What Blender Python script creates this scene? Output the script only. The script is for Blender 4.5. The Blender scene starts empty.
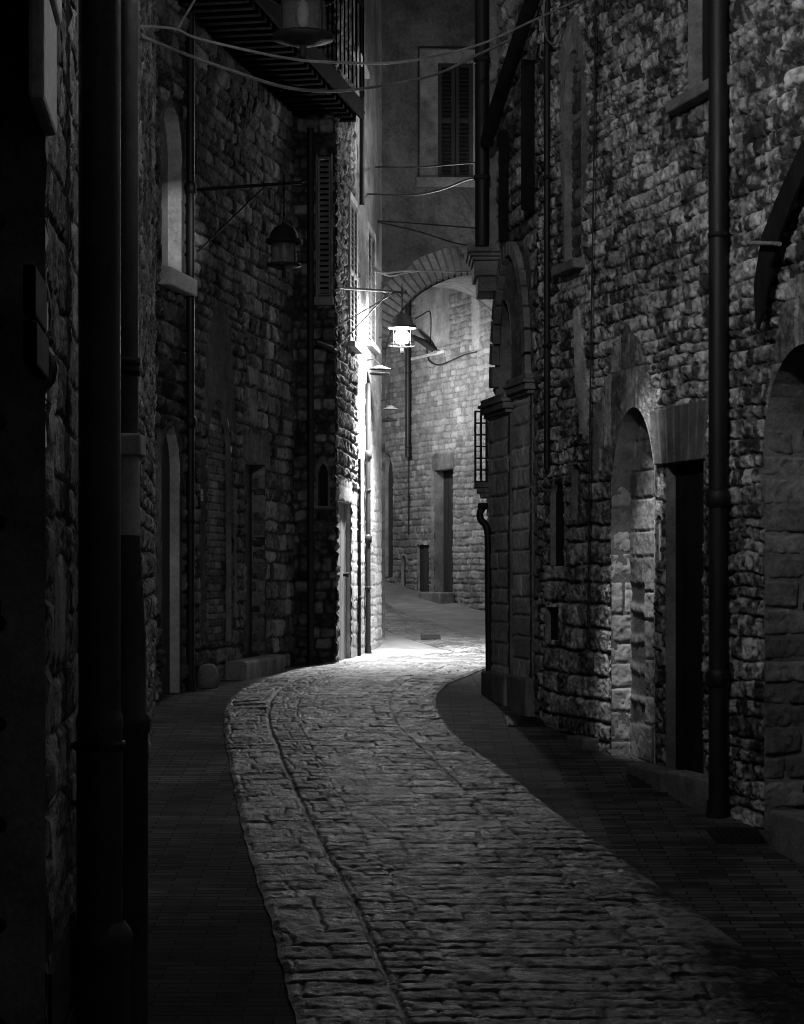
import bpy, math, random
import numpy as np
from mathutils import Vector

random.seed(7)
rng = np.random.default_rng(11)
scn = bpy.context.scene
COL = scn.collection

# ------------------------------------------------------------------ survey frame
F, CX, CY = 2000.0, 402.0, 570.0        # focal length in pixels, principal point
ZK = [-6, 0, 5, 7.8, 9, 10.54, 11.6, 12.8, 13.6, 14.8, 15.7, 17, 20, 24, 27, 30, 33.6, 40, 60]
ZV = [-2.0, -1.95, -1.88, -1.75, -1.62, -1.47, -1.38, -1.25, -1.19, -1.08, -1.0, -.955, -.95, -.945, -.85, -.66, -.19, .6, 2.6]
_yy = np.linspace(-6, 60, 1321)
_zz = np.interp(_yy, ZK, ZV)
_k = np.exp(-np.linspace(-2, 2, 25) ** 2); _k /= _k.sum()
_zz = np.convolve(np.pad(_zz, 12, mode='edge'), _k, mode='valid')


def zg(y):
    return np.interp(y, _yy, _zz)


def on_ground(px, py):
    k = (CY - py) / F
    ys = np.linspace(4, 50, 9200)
    d = k * ys - zg(ys)
    i = int(np.argmax(d < 0)) if k < 0 else -1
    y = float(ys[i])
    return ((px - CX) / F * y, y)


def at(px, py, y):
    return Vector(((px - CX) / F * y, y, (CY - py) / F * y))


class Wall:
    """a vertical wall plane: u runs along it, z up, o out towards the street"""
    def __init__(s, p0, p1, side):
        s.p = np.array(p0, float); e = np.array(p1, float) - s.p
        s.L = float(np.hypot(*e)); s.d = e / s.L
        s.n = np.array([s.d[1], -s.d[0]]) * side

    def uz(s, px, py, o=0.0):
        r = np.array([(px - CX) / F, 1.0])
        t, u = np.linalg.solve(np.array([[r[0], -s.d[0]], [r[1], -s.d[1]]]), s.p + s.n * o)
        return float(u), float((CY - py) / F * t)

    def P(s, u, z, o=0.0):
        q = s.p + s.d * u + s.n * o
        return Vector((q[0], q[1], z))


NW = Wall((-.58, 2.0), (-1.92, 15.4), 1)
W1 = Wall((-1.92, 15.4), (-1.092, 20.0), 1)
BF1 = Wall((-1.092, 20.0), (-.67, 19.95), 1)
S2 = Wall((-.67, 19.95), (-.2706, 24.6), 1)
S3 = Wall((-.2706, 24.6), (-1.25, 32.0), 1)
RW = Wall((5.03 - .276 * 7.2, 7.2), (1.006, 14.58), -1)
RC = Wall((1.006, 14.58), (.755, 15.9), -1)
RR = Wall((.755, 15.9), (2.3, 21.5), -1)
BF = Wall((-.75, 25.96), (2.75, 26.04), 1)
BW = Wall((2.0, 28.5), (-3.2, 40.05), -1)

# ------------------------------------------------------------------ materials


def new_mat(name):
    m = bpy.data.materials.new(name); m.use_nodes = True
    nt = m.node_tree; nt.nodes.clear()
    out = nt.nodes.new('ShaderNodeOutputMaterial')
    b = nt.nodes.new('ShaderNodeBsdfPrincipled')
    nt.links.new(b.outputs[0], out.inputs[0])
    return m, nt, b


def noise(nt, vec, scale, detail=6, rough=.6):
    n = nt.nodes.new('ShaderNodeTexNoise')
    n.inputs['Scale'].default_value = scale; n.inputs['Detail'].default_value = detail
    n.inputs['Roughness'].default_value = rough
    nt.links.new(vec, n.inputs['Vector'])
    return n.outputs['Fac']


def math_n(nt, op, a, b=None, clamp=False):
    n = nt.nodes.new('ShaderNodeMath'); n.operation = op; n.use_clamp = clamp
    for i, v in enumerate((a, b)):
        if v is None: continue
        if isinstance(v, (int, float)): n.inputs[i].default_value = v
        else: nt.links.new(v, n.inputs[i])
    return n.outputs[0]


def ramp(nt, fac, a, b, lo=0., hi=1.):
    n = nt.nodes.new('ShaderNodeMapRange')
    n.inputs['From Min'].default_value = lo; n.inputs['From Max'].default_value = hi
    n.inputs['To Min'].default_value = a; n.inputs['To Max'].default_value = b
    nt.links.new(fac, n.inputs['Value'])
    return n.outputs[0]


def grey(nt, val):
    n = nt.nodes.new('ShaderNodeCombineColor')
    for i in range(3): nt.links.new(val, n.inputs[i])
    return n.outputs[0]


def surf(name, lo, hi, rough=.85, sc=6., tone=False, bump=.5, bscale=60., bdist=.01, metal=0., spec=.3, stretch=None, stain=.5, rvar=.12):
    """grey procedural surface: large stains, medium blotches, fine grain, optional per-stone tone"""
    m, nt, b = new_mat(name)
    g = nt.nodes.new('ShaderNodeNewGeometry').outputs['Position']
    v = g
    if stretch:
        mp = nt.nodes.new('ShaderNodeMapping'); mp.inputs['Scale'].default_value = stretch
        nt.links.new(g, mp.inputs['Vector']); v = mp.outputs[0]
    n1 = noise(nt, v, sc, 8, .65)
    n2 = noise(nt, v, sc * .16, 4, .55)
    n3 = noise(nt, v, sc * 9, 4, .7)
    f = math_n(nt, 'MULTIPLY_ADD', n1, .55); nt.nodes[-1].inputs[2].default_value = 0.
    f = math_n(nt, 'ADD', math_n(nt, 'MULTIPLY', n1, .6), math_n(nt, 'MULTIPLY', n3, .4))
    f = ramp(nt, f, 0, 1, .36, .64)
    if tone:
        a = nt.nodes.new('ShaderNodeAttribute'); a.attribute_name = 'tone'
        f = math_n(nt, 'ADD', math_n(nt, 'MULTIPLY', a.outputs['Fac'], .72), math_n(nt, 'MULTIPLY', f, .28))
    if tone: f = math_n(nt, 'POWER', math_n(nt, 'MAXIMUM', f, 0.0), 1.7)
    col = ramp(nt, f, lo, hi)
    st = ramp(nt, n2, 1 - stain, 1., .38, .6)
    col = math_n(nt, 'MULTIPLY', col, st)
    nt.links.new(grey(nt, col), b.inputs['Base Color'])
    nt.links.new(ramp(nt, n1, rough - rvar, rough + rvar, .3, .7), b.inputs['Roughness'])
    b.inputs['Metallic'].default_value = metal
    b.inputs['Specular IOR Level'].default_value = spec
    if bump:
        bp = nt.nodes.new('ShaderNodeBump'); bp.inputs['Strength'].default_value = bump
        bp.inputs['Distance'].default_value = bdist
        hn = math_n(nt, 'ADD', noise(nt, v, bscale, 6, .7), math_n(nt, 'MULTIPLY', noise(nt, v, bscale * .25, 4, .6), 1.5))
        nt.links.new(hn, bp.inputs['Height']); nt.links.new(bp.outputs[0], b.inputs['Normal'])
    return m


def emit(name, s, centre=None):
    m, nt, b = new_mat(name)
    b.inputs['Base Color'].default_value = (.8, .8, .8, 1)
    b.inputs['Emission Color'].default_value = (1, 1, 1, 1)
    b.inputs['Emission Strength'].default_value = s
    return m


def glass(name, tint=.8, gloss=.12, diff=.5):
    m, nt, b = new_mat(name)
    nt.nodes.remove(b)
    out = nt.nodes[0]
    t = nt.nodes.new('ShaderNodeBsdfTransparent'); t.inputs[0].default_value = (tint, tint, tint, 1)
    d = nt.nodes.new('ShaderNodeBsdfGlossy'); d.inputs['Roughness'].default_value = .15
    d2 = nt.nodes.new('ShaderNodeBsdfDiffuse'); d2.inputs[0].default_value = (.5, .5, .5, 1)
    mx = nt.nodes.new('ShaderNodeMixShader'); mx.inputs[0].default_value = gloss
    mx2 = nt.nodes.new('ShaderNodeMixShader'); mx2.inputs[0].default_value = .5
    mx2.inputs[0].default_value = diff
    nt.links.new(d.outputs[0], mx2.inputs[1]); nt.links.new(d2.outputs[0], mx2.inputs[2])
    nt.links.new(t.outputs[0], mx.inputs[1]); nt.links.new(mx2.outputs[0], mx.inputs[2])
    nt.links.new(mx.outputs[0], out.inputs[0])
    return m


M = dict(
    paving=surf('paving_stone', .09, .22, .7, 5, False, .5, 45, .006, spec=.2, stain=.3),
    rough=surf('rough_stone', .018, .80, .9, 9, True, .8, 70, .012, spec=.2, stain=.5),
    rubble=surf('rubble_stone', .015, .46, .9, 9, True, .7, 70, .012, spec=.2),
    shade=surf('shaded_rubble', .012, .36, .92, 9, True, .8, 70, .012, spec=.12),  # darker copy of the rubble, its colour standing in for weaker light
    pilaster=surf('pilaster_stone', .30, .95, .88, 7, True, .6, 50, .008, spec=.2, stain=.4),
    archstone=surf('arch_stone', .05, .17, .88, 8, False, .6, 45, .008, spec=.15),
    ashlar=surf('ashlar_stone', .04, .50, .88, 7, True, .5, 60, .008, spec=.2, stain=.35),
    dressed=surf('dressed_stone', .10, .30, .85, 7, False, .6, 45, .008, spec=.2),
    pale=surf('pale_stone', .30, .62, .85, 6, False, .5, 45, .006, spec=.2, stain=.35),
    brick=surf('old_brick', .03, .32, .9, 10, True, .5, 70, .006, spec=.15),
    plaster=surf('plaster', .05, .17, .92, 2.6, False, .6, 24, .012, spec=.15, stain=.65),
    white=surf('white_plaster', .18, .44, .9, 5, False, .4, 30, .006, spec=.15, stain=.3),
    jamb=surf('pale_jamb', .16, .8, .88, 6, True, .5, 45, .006, spec=.2, stain=.35),
    iron=surf('dark_iron', .006, .022, .72, 14, False, .4, 80, .003, metal=.0, spec=.25),
    pipe=surf('pipe_paint', .005, .017, .55, 8, False, .25, 60, .003, spec=.3, stretch=(1, 1, .15)),
    tarwood=surf('tarred_wood', .005, .018, .85, 14, False, .5, 60, .005, spec=.15, stretch=(1, 1, .3)),
    gatewood=surf('gate_wood', .07, .22, .75, 14, False, .5, 60, .005, spec=.3, stretch=(1, 1, .08)),
    cast=surf('cast_pipe', .022, .07, .5, 8, False, .35, 50, .004, spec=.4),
    shade_black=surf('shaded_black', .002, .006, .95, 14, False, .3, 60, .005, spec=.05),  # shade put into a near-black colour, keeps the balcony dark under the lamps
    wood=surf('dark_wood', .012, .05, .7, 14, False, .5, 60, .005, spec=.3, stretch=(1, 1, .08)),
    greywood=surf('grey_shutter', .10, .22, .75, 14, False, .4, 60, .004, spec=.3, stretch=(1, 1, .1)),
    cable=surf('cable_black', .008, .02, .6, 20, False, 0),
    cablegrey=surf('cable_grey', .12, .22, .6, 20, False, 0),
    dark=surf('dark_interior', .006, .014, .9, 6, False, .2, 30),
    road=surf('road_stone', .006, .36, .60, 8, True, 1.0, 75, .006, spec=.38, stain=.5, rvar=.16),
    glass=glass('lantern_glass', .94, .003, 0.0),
    frost=glass('dim_lantern_glass', .8, .14),
    lamp=emit('lamp_glow', 1500.),
    lamp_corner=emit('lamp_corner_glow', 800.),
    lamp_high=emit('lamp_high_glow', 330.),
    lamp_near=emit('lamp_near_glow', 900.),
)

# pavement: narrow bricks laid across the street
pm, nt, b = new_mat('brick_pavement')
g = nt.nodes.new('ShaderNodeNewGeometry').outputs['Position']
bt = nt.nodes.new('ShaderNodeTexBrick')
nt.links.new(g, bt.inputs['Vector'])
bt.inputs['Scale'].default_value = 1; bt.inputs['Brick Width'].default_value = .25; bt.inputs['Row Height'].default_value = .058
bt.inputs['Mortar Size'].default_value = .005; bt.inputs['Mortar Smooth'].default_value = .5; bt.inputs['Bias'].default_value = -.1
bt.inputs['Color1'].default_value = (.95, .95, .95, 1); bt.inputs['Color2'].default_value = (.3, .3, .3, 1); bt.inputs['Mortar'].default_value = (.02, .02, .02, 1)
bw = nt.nodes.new('ShaderNodeRGBToBW'); nt.links.new(bt.outputs['Color'], bw.inputs[0])
n1 = noise(nt, g, 5, 8, .7); n2 = noise(nt, g, .7, 4, .5)
c = math_n(nt, 'MULTIPLY', ramp(nt, bw.outputs[0], .014, .10, .1, .9), ramp(nt, n1, .6, 1.5, .3, .7))
c = math_n(nt, 'MULTIPLY', c, ramp(nt, n2, .4, 1.3, .38, .62))
nt.links.new(grey(nt, c), b.inputs['Base Color'])
nt.links.new(ramp(nt, n1, .75, .95, .3, .7), b.inputs['Roughness']); b.inputs['Specular IOR Level'].default_value = .04
bp = nt.nodes.new('ShaderNodeBump'); bp.inputs['Strength'].default_value = .8; bp.inputs['Distance'].default_value = .008
hh = math_n(nt, 'ADD', math_n(nt, 'MULTIPLY', bw.outputs[0], 1.2), noise(nt, g, 60, 5, .7))
nt.links.new(hh, bp.inputs['Height']); nt.links.new(bp.outputs[0], b.inputs['Normal'])
M['pave'] = pm

# ------------------------------------------------------------------ mesh helpers


def link(name, me, mat, parent=None):
    o = bpy.data.objects.new(name, me); COL.objects.link(o)
    if mat: me.materials.append(mat)
    if parent: o.parent = parent
    return o


def base_of(parent):
    while parent is not None and parent.parent is not None: parent = parent.parent
    return Vector(parent.location) if parent is not None else Vector((0, 0, 0))


def tag(o, label, cat, group=None):
    o['label'] = label; o['category'] = cat
    if group: o['group'] = group
    return o


def thing(name, loc, label, cat, group=None):
    o = bpy.data.objects.new(name, None); COL.objects.link(o)
    o.location = Vector(loc); o.empty_display_size = .1
    return tag(o, label, cat, group)


class MB:
    def __init__(s): s.v = []; s.f = []; s.smooth = []

    def add(s, vs, fs, sm=False):
        k = len(s.v); s.v += [Vector(x) for x in vs]
        s.f += [tuple(i + k for i in f) for f in fs]; s.smooth += [sm] * len(fs)
        return s

    def hexa(s, c):
        return s.add(c, [(0, 3, 2, 1), (4, 5, 6, 7), (0, 1, 5, 4), (1, 2, 6, 5), (2, 3, 7, 6), (3, 0, 4, 7)])

    def wbox(s, W, u0, u1, z0, z1, o0, o1, dz=0.0):
        return s.hexa([W.P(u0, z0, o0), W.P(u1, z0 + dz, o0), W.P(u1, z0 + dz, o1), W.P(u0, z0, o1),
                       W.P(u0, z1, o0), W.P(u1, z1 + dz, o0), W.P(u1, z1 + dz, o1), W.P(u0, z1, o1)])

    def box(s, c, sz):
        x, y, z = [a / 2 for a in sz]; c = Vector(c)
        return s.hexa([c + Vector(p) for p in ((-x, -y, -z), (x, -y, -z), (x, y, -z), (-x, y, -z), (-x, -y, z), (x, -y, z), (x, y, z), (-x, y, z))])

    def tube(s, pts, r, n=10, cap=True):
        pts = [Vector(p) for p in pts]; N = len(pts)
        rs = r if isinstance(r, (list, tuple)) else [r] * N
        ref = None; rings = []
        for i, p in enumerate(pts):
            t = (pts[min(i + 1, N - 1)] - pts[max(i - 1, 0)]).normalized()
            if ref is None:
                ref = Vector((0, 0, 1)) if abs(t.z) < .9 else Vector((1, 0, 0))
            a = t.cross(ref).normalized(); bb = a.cross(t).normalized(); ref = bb
            rings.append([p + (a * math.cos(2 * math.pi * k / n) + bb * math.sin(2 * math.pi * k / n)) * rs[i] for k in range(n)])
        vs = [q for rg in rings for q in rg]
        fs = [(i * n + k, i * n + (k + 1) % n, (i + 1) * n + (k + 1) % n, (i + 1) * n + k) for i in range(N - 1) for k in range(n)]
        s.add(vs, fs, True)
        if cap:
            s.add(rings[0], [tuple(range(n))[::-1]]); s.add(rings[-1], [tuple(range(n))])
        return s

    def lathe(s, c, prof, n=20):
        """profile of (radius, z) about a vertical axis through c"""
        c = Vector(c); vs = []
        for r, z in prof:
            vs += [c + Vector((r * math.cos(2 * math.pi * k / n), r * math.sin(2 * math.pi * k / n), z)) for k in range(n)]
        fs = [(i * n + k, i * n + (k + 1) % n, (i + 1) * n + (k + 1) % n, (i + 1) * n + k) for i in range(len(prof) - 1) for k in range(n)]
        return s.add(vs, fs, True)

    def prism(s, poly, W, o0, o1):
        n = len(poly)
        a = [W.P(u, z, o0) for u, z in poly]; bq = [W.P(u, z, o1) for u, z in poly]
        s.add(a + bq, [tuple(range(n))[::-1], tuple(range(n, 2 * n))] + [(i, (i + 1) % n, n + (i + 1) % n, n + i) for i in range(n)])
        return s

    def build(s, name, mat, parent=None, bevel=0.0, seg=2):
        off = base_of(parent)
        me = bpy.data.meshes.new(name)
        me.from_pydata([tuple(v - off) for v in s.v], [], s.f)
        me.polygons.foreach_set('use_smooth', s.smooth)
        me.validate(); me.update()
        o = link(name, me, mat, parent)
        if bevel:
            md = o.modifiers.new('bevel', 'BEVEL'); md.width = bevel; md.segments = seg; md.limit_method = 'ANGLE'
        return o


# ------------------------------------------------------------------ noise and masonry


def _h(ix, iy, seed):
    v = np.sin(ix * 127.1 + iy * 311.7 + seed * 74.7) * 43758.5453
    return v - np.floor(v)


def vn(x, y, seed=0):
    ix = np.floor(x); iy = np.floor(y); fx = x - ix; fy = y - iy
    fx = fx * fx * (3 - 2 * fx); fy = fy * fy * (3 - 2 * fy)
    a = _h(ix, iy, seed); b_ = _h(ix + 1, iy, seed); c_ = _h(ix, iy + 1, seed); d_ = _h(ix + 1, iy + 1, seed)
    return (a * (1 - fx) + b_ * fx) * (1 - fy) + (c_ * (1 - fx) + d_ * fx) * fy


def fbm(x, y, seed=0, o=4, g=.5):
    s = 0; a = 1; t = 0
    for i in range(o):
        s = s + a * (vn(x, y, seed + i * 3.7) - .5); t += a; a *= g; x = x * 2.03 + 5.1; y = y * 2.03 + 1.7
    return 2 * s / t


def masonry(U, Z, ch=(.12, .2), ln=(.18, .42), seed=0, jw=.03, jd=.015, amp=.02, tilt=.05, rough=.012, warp=.02, wf=4., tvar=1., rfreq=14., mt=.12, mott=.6):
    r = np.random.default_rng(seed + 100)
    Uw = U + warp * fbm(U * wf, Z * wf, seed + 1, 3) ; Zw = Z + warp * fbm(U * wf, Z * wf, seed + 9, 3)
    lo = Z.min() - .5; hi = Z.max() + .5
    zb = [lo]
    while zb[-1] < hi: zb.append(zb[-1] + r.uniform(*ch))
    zb = np.array(zb); ci = np.clip(np.searchsorted(zb, Zw) - 1, 0, len(zb) - 2)
    dz0 = Zw - zb[ci]; dz1 = zb[ci + 1] - Zw
    h = np.zeros_like(U); tone = np.zeros_like(U)
    du = np.zeros_like(U); uc = np.zeros_like(U); A = np.zeros_like(U); TU = np.zeros_like(U); TZ = np.zeros_like(U); T = np.zeros_like(U)
    u0 = U.min() - 1; u1 = U.max() + 1
    for c in range(len(zb) - 1):
        m = ci == c
        if not m.any(): continue
        ub = [u0 + r.uniform(-.3, 0)]
        k = r.uniform(.8, 1.25)
        while ub[-1] < u1: ub.append(ub[-1] + k * (ln[0] + (ln[1] - ln[0]) * r.beta(1.3, 2.0)))
        ub = np.array(ub); x = Uw[m]; j = np.clip(np.searchsorted(ub, x) - 1, 0, len(ub) - 2)
        n = len(ub)
        du[m] = np.minimum(x - ub[j], ub[j + 1] - x); uc[m] = x - (ub[j] + ub[j + 1]) / 2
        A[m] = r.uniform(.15, 1, n)[j]; TU[m] = r.normal(0, 1, n)[j]; TZ[m] = r.normal(0, 1, n)[j]; T[m] = r.beta(1.6, 2.0, n)[j]
    dz = np.minimum(dz0, dz1); zc = (dz0 - dz1) / 2
    R = jw * 1.3
    cu = np.clip(R - du, 0, R); cz = np.clip(R - dz, 0, R)
    d = R - np.hypot(cu, cz)
    d = d + .25 * jw * fbm(U * 22, Z * 22, seed + 31, 2)
    p = np.clip(d / jw, 0, 1); p = 1 - (1 - p) ** 2
    rg = rough * fbm(U * rfreq, Z * rfreq, seed + 17, 5, .6)
    h = p * (amp * A + tilt * (TU * uc * .6 + TZ * zc) + rg + rough * .5) - (1 - p) * jd + .3 * rg
    if mott:
        rd_ = 1 - 2 * np.abs(fbm(U * rfreq * 1.7, Z * rfreq * 1.7, seed + 57, 3, .6))
        h = h + p * rough * .35 * (rd_ - .6)
    mort = np.clip(1 - d / (jw * .55), 0, 1)
    T = T + mott * (fbm(U * 11, Z * 11, seed + 61, 5, .8) * .55 + .35 * fbm(U * 2.2, Z * 2.2, seed + 63, 3) + .55 * fbm(U * 31, Z * 31, seed + 67, 2))
    tone = (.5 + (T - .45) * tvar) * (1 - mort) + mt * mort
    return h, np.clip(tone, 0, 1)


def inside(poly, x, y):
    r = np.zeros(x.shape, bool); n = len(poly)
    for i in range(n):
        x0, y0 = poly[i]; x1, y1 = poly[(i + 1) % n]
        if y0 == y1: continue
        c = ((y0 > y) != (y1 > y)) & (x < (x1 - x0) * (y - y0) / (y1 - y0) + x0)
        r ^= c
    return r


def snap(poly, x, y, tol):
    bx = np.full(x.shape, np.inf); nx = x.copy(); ny = y.copy(); n = len(poly)
    for i in range(n):
        x0, y0 = poly[i]; x1, y1 = poly[(i + 1) % n]
        ex, ey = x1 - x0, y1 - y0; L = ex * ex + ey * ey + 1e-12
        t = np.clip(((x - x0) * ex + (y - y0) * ey) / L, 0, 1)
        qx = x0 + t * ex; qy = y0 + t * ey; d = np.hypot(x - qx, y - qy)
        k = d < bx
        bx = np.where(k, d, bx); nx = np.where(k, qx, nx); ny = np.where(k, qy, ny)
    m = bx < tol
    return np.where(m, nx, x), np.where(m, ny, y)


def grid_mesh(name, X, Y, Z, keep, tone, mat, parent):
    """rows x cols arrays to one mesh; keep marks the cells drawn"""
    R, C = X.shape; off = base_of(parent)
    co = np.stack([X - off.x, Y - off.y, Z - off.z], -1).reshape(-1, 3).astype(np.float32)
    idx = np.arange(R * C).reshape(R, C)
    q = np.stack([idx[:-1, :-1], idx[:-1, 1:], idx[1:, 1:], idx[1:, :-1]], -1)
    q = q[keep].reshape(-1, 4)
    used = np.zeros(R * C, bool); used[q.ravel()] = True
    rem = np.cumsum(used) - 1
    co = co[used]; q = rem[q]; tn = tone.reshape(-1)[used].astype(np.float32)
    me = bpy.data.meshes.new(name)
    me.vertices.add(len(co)); me.vertices.foreach_set('co', co.ravel())
    me.loops.add(q.size); me.loops.foreach_set('vertex_index', q.ravel().astype(np.int32))
    me.polygons.add(len(q))
    me.polygons.foreach_set('loop_start', (np.arange(len(q)) * 4).astype(np.int32))
    me.polygons.foreach_set('loop_total', np.full(len(q), 4, np.int32))
    me.polygons.foreach_set('use_smooth', np.ones(len(q), bool))
    me.update(calc_edges=True)
    at_ = me.attributes.new('tone', 'FLOAT', 'POINT'); at_.data.foreach_set('value', tn)
    return link(name, me, mat, parent)


def wall_mesh(name, W, u0, u1, z0, z1, res, mat, parent, holes=(), patches=(), zones=(), o=0.0, flip=False, shape=None, **mk):
    """displaced masonry. holes: polygons cut out; patches: (poly, offset, tone, wobble) smooth plaster or dressed areas;
    zones: (poly, masonry params) areas laid in another masonry; shape: keep only inside this polygon"""
    nu = max(2, int((u1 - u0) / res[0])); nz = max(2, int((z1 - z0) / res[1]))
    U, Z = np.meshgrid(np.linspace(u0, u1, nu), np.linspace(z0, z1, nz))
    h, t = masonry(U, Z, **mk)
    for poly, prm in zones:
        k = inside(poly, U, Z)
        q = dict(mk); q.update(prm); h2, t2 = masonry(U, Z, **q)
        h = np.where(k, h2, h); t = np.where(k, t2, t)
    for poly, off, tn, wob in patches:
        wu = U + wob * fbm(U * 5, Z * 5, 71, 4, .6); wz = Z + wob * fbm(U * 5, Z * 5, 83, 4, .6)
        k = inside(poly, wu, wz).astype(float)
        for _ in range(2):
            k = (k + np.roll(k, 1, 0) + np.roll(k, -1, 0) + np.roll(k, 1, 1) + np.roll(k, -1, 1)) / 5
        hp = off + .004 * fbm(U * 7, Z * 7, 5, 4) + .12 * h
        h = h * (1 - k) + hp * k
        t = t * (1 - k) + np.clip(tn + .25 * fbm(U * 3, Z * 1.4, 15, 5, .6) + .1 * fbm(U * 20, Z * 20, 3, 3), 0, 1) * k
    keep = np.ones((nz - 1, nu - 1), bool)
    uc = (U[:-1, :-1] + U[1:, 1:]) / 2; zc = (Z[:-1, :-1] + Z[1:, 1:]) / 2
    for poly in holes:
        keep &= ~inside(poly, uc, zc)
        U, Z = snap(poly, U, Z, .72 * max(res))
    if shape: keep &= inside(shape, uc, zc)
    X = W.p[0] + W.d[0] * U + W.n[0] * (h + o); Y = W.p[1] + W.d[1] * U + W.n[1] * (h + o)
    return grid_mesh(name, X, Y, Z, keep, t, mat, parent)


def rect(u0, u1, z0, z1):
    return [(u0, z0), (u0, z1), (u1, z1), (u1, z0)]


def arch(u0, u1, z0, zs, zt, n=14, point=1.0):
    c = (u0 + u1) / 2; w = (u1 - u0) / 2
    arc = []
    for i in range(n + 1):
        a = math.pi * i / n
        x = math.cos(a); y = math.sin(a)
        arc.append((c - w * math.copysign(abs(x) ** point, x), zs + (zt - zs) * y ** (1 / point if point < 1 else 1.0)))
    return [(u0, z0)] + arc + [(u1, z0)]


def reveal(W, poly, depth, name, mat, parent, front=.008):
    mb = MB(); n = len(poly)
    N = 4
    for i in range(n - 1):          # the sides and head, not the threshold
        a, c = poly[i], poly[i + 1]
        for k in range(N):
            oa = front - (front + depth) * k / N; ob = front - (front + depth) * (k + 1) / N
            mb.add([W.P(*a, oa), W.P(*c, oa), W.P(*c, ob), W.P(*a, ob)], [(0, 1, 2, 3)])
    return mb.build(name, mat, parent)


def jamb(W, u, z0, z1, depth, name, mat, parent, far=True, front=.012, patches=(), **mk):
    """the coursed far jamb of an opening, a small wall running into the thickness of W"""
    a = W.P(u, 0, front); c = W.P(u, 0, -depth)
    J = Wall((a.x, a.y), (c.x, c.y), 1)
    e = Vector((J.n[0], J.n[1])); d = Vector((W.d[0], W.d[1]))
    if e.dot(d) > 0: J.n = -J.n
    return wall_mesh(name, J, 0, J.L, z0, z1, (.008, .009), mat, parent, patches=patches, o=-.004, **mk)


def back(W, poly, depth, name, mat, parent):
    n = len(poly)
    return MB().add([W.P(u, z, -depth) for u, z in poly], [tuple(range(n))]).build(name, mat, parent)


def boards(W, u0, u1, z0, z1, o, n, name, mat, parent, t=.03, gap=.006):
    mb = MB(); w = (u1 - u0) / n
    for i in range(n):
        mb.wbox(W, u0 + i * w + gap / 2, u0 + (i + 1) * w - gap / 2, z0, z1, o, o + t + random.uniform(0, .006))
    mb.wbox(W, u0, u1, z0, z1, o - .01, o + .006)
    return mb.build(name, mat, parent)


def louvre(W, u0, u1, z0, z1, o, name, mat, parent, pitch=.05, fr=.05, t=.035):
    """one louvred shutter leaf: stiles and rails, then slats as one sub-part"""
    mb = MB()
    mb.wbox(W, u0, u0 + fr, z0, z1, o, o + t).wbox(W, u1 - fr, u1, z0, z1, o, o + t)
    zm = (z0 + z1) / 2
    for a, b_ in ((z0, z0 + fr), (zm - fr / 2, zm + fr / 2), (z1 - fr, z1)):
        mb.wbox(W, u0 + fr, u1 - fr, a, b_, o, o + t)
    f = mb.build(name, mat, parent, .003, 1)
    sl = MB(); z = z0 + fr + pitch / 2
    while z < z1 - fr:
        if True:
            c = [W.P(u0 + fr, z - .018, o + t - .004), W.P(u1 - fr, z - .018, o + t - .004), W.P(u1 - fr, z + .014, o + .004), W.P(u0 + fr, z + .014, o + .004)]
            up = Vector((0, 0, .007)); sl.hexa(c + [q + up for q in c])
        z += pitch
    sl.build('slats', mat, f)
    return f


# ------------------------------------------------------------------ setting: pavement and road
ys = np.concatenate([np.linspace(-6, 6, 30), np.linspace(6.2, 36, 300), np.linspace(36.5, 60, 30)])
xs = np.concatenate([np.linspace(-14, -3, 14), np.linspace(-2.9, 3.4, 130), np.linspace(3.8, 14, 14)])
X, Y = np.meshgrid(xs, ys)
Zp = zg(Y) + .008 * fbm(X * .8, Y * .8, 3, 3)
pv = grid_mesh('pavement', X, Y, Zp, np.ones((len(ys) - 1, len(xs) - 1), bool), np.zeros_like(X), M['pave'], None)
pv['kind'] = 'structure'

pairs = []
for y, l, r in ((1180, 330, 1010), (1024, 297, 833), (1000, 290, 804), (915, 268, 700), (845, 247, 600), (785, 233, 520), (740, 225, 460),
                (715, 225, 440), (700, 231, 436), (688, 246, 444), (676, 278, 468), (668, 306, 490)):
    pairs.append((on_ground(l, y), on_ground(r, y)))
pairs += [((-.55, 20.9), (1.3, 20.4)), ((.15, 21.8), (1.75, 21.9)), ((.60, 22.6), (1.9, 23.3)), ((.52, 23.6), (1.5, 24.6)), ((.12, 25.6), (.95, 26.3)),
          ((-.31, 28), (.38, 28.8)), ((-.85, 30.5), (-.2, 30.9)), ((-1.7, 34), (-1.0, 34.3)), ((-2.8, 38.), (-2.1, 38.5))]


def crom(P, per):
    P = np.array(P, float); out = []
    Q = np.vstack([2 * P[0] - P[1], P, 2 * P[-1] - P[-2]])
    for i in range(1, len(Q) - 2):
        for t in np.linspace(0, 1, per, endpoint=False):
            a, b_, c_, d_ = Q[i - 1], Q[i], Q[i + 1], Q[i + 2]
            out.append(.5 * (2 * b_ + (c_ - a) * t + (2 * a - 5 * b_ + 4 * c_ - d_) * t * t + (3 * b_ - a - 3 * c_ + d_) * t ** 3))
    out.append(Q[-2]); return np.array(out)


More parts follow.
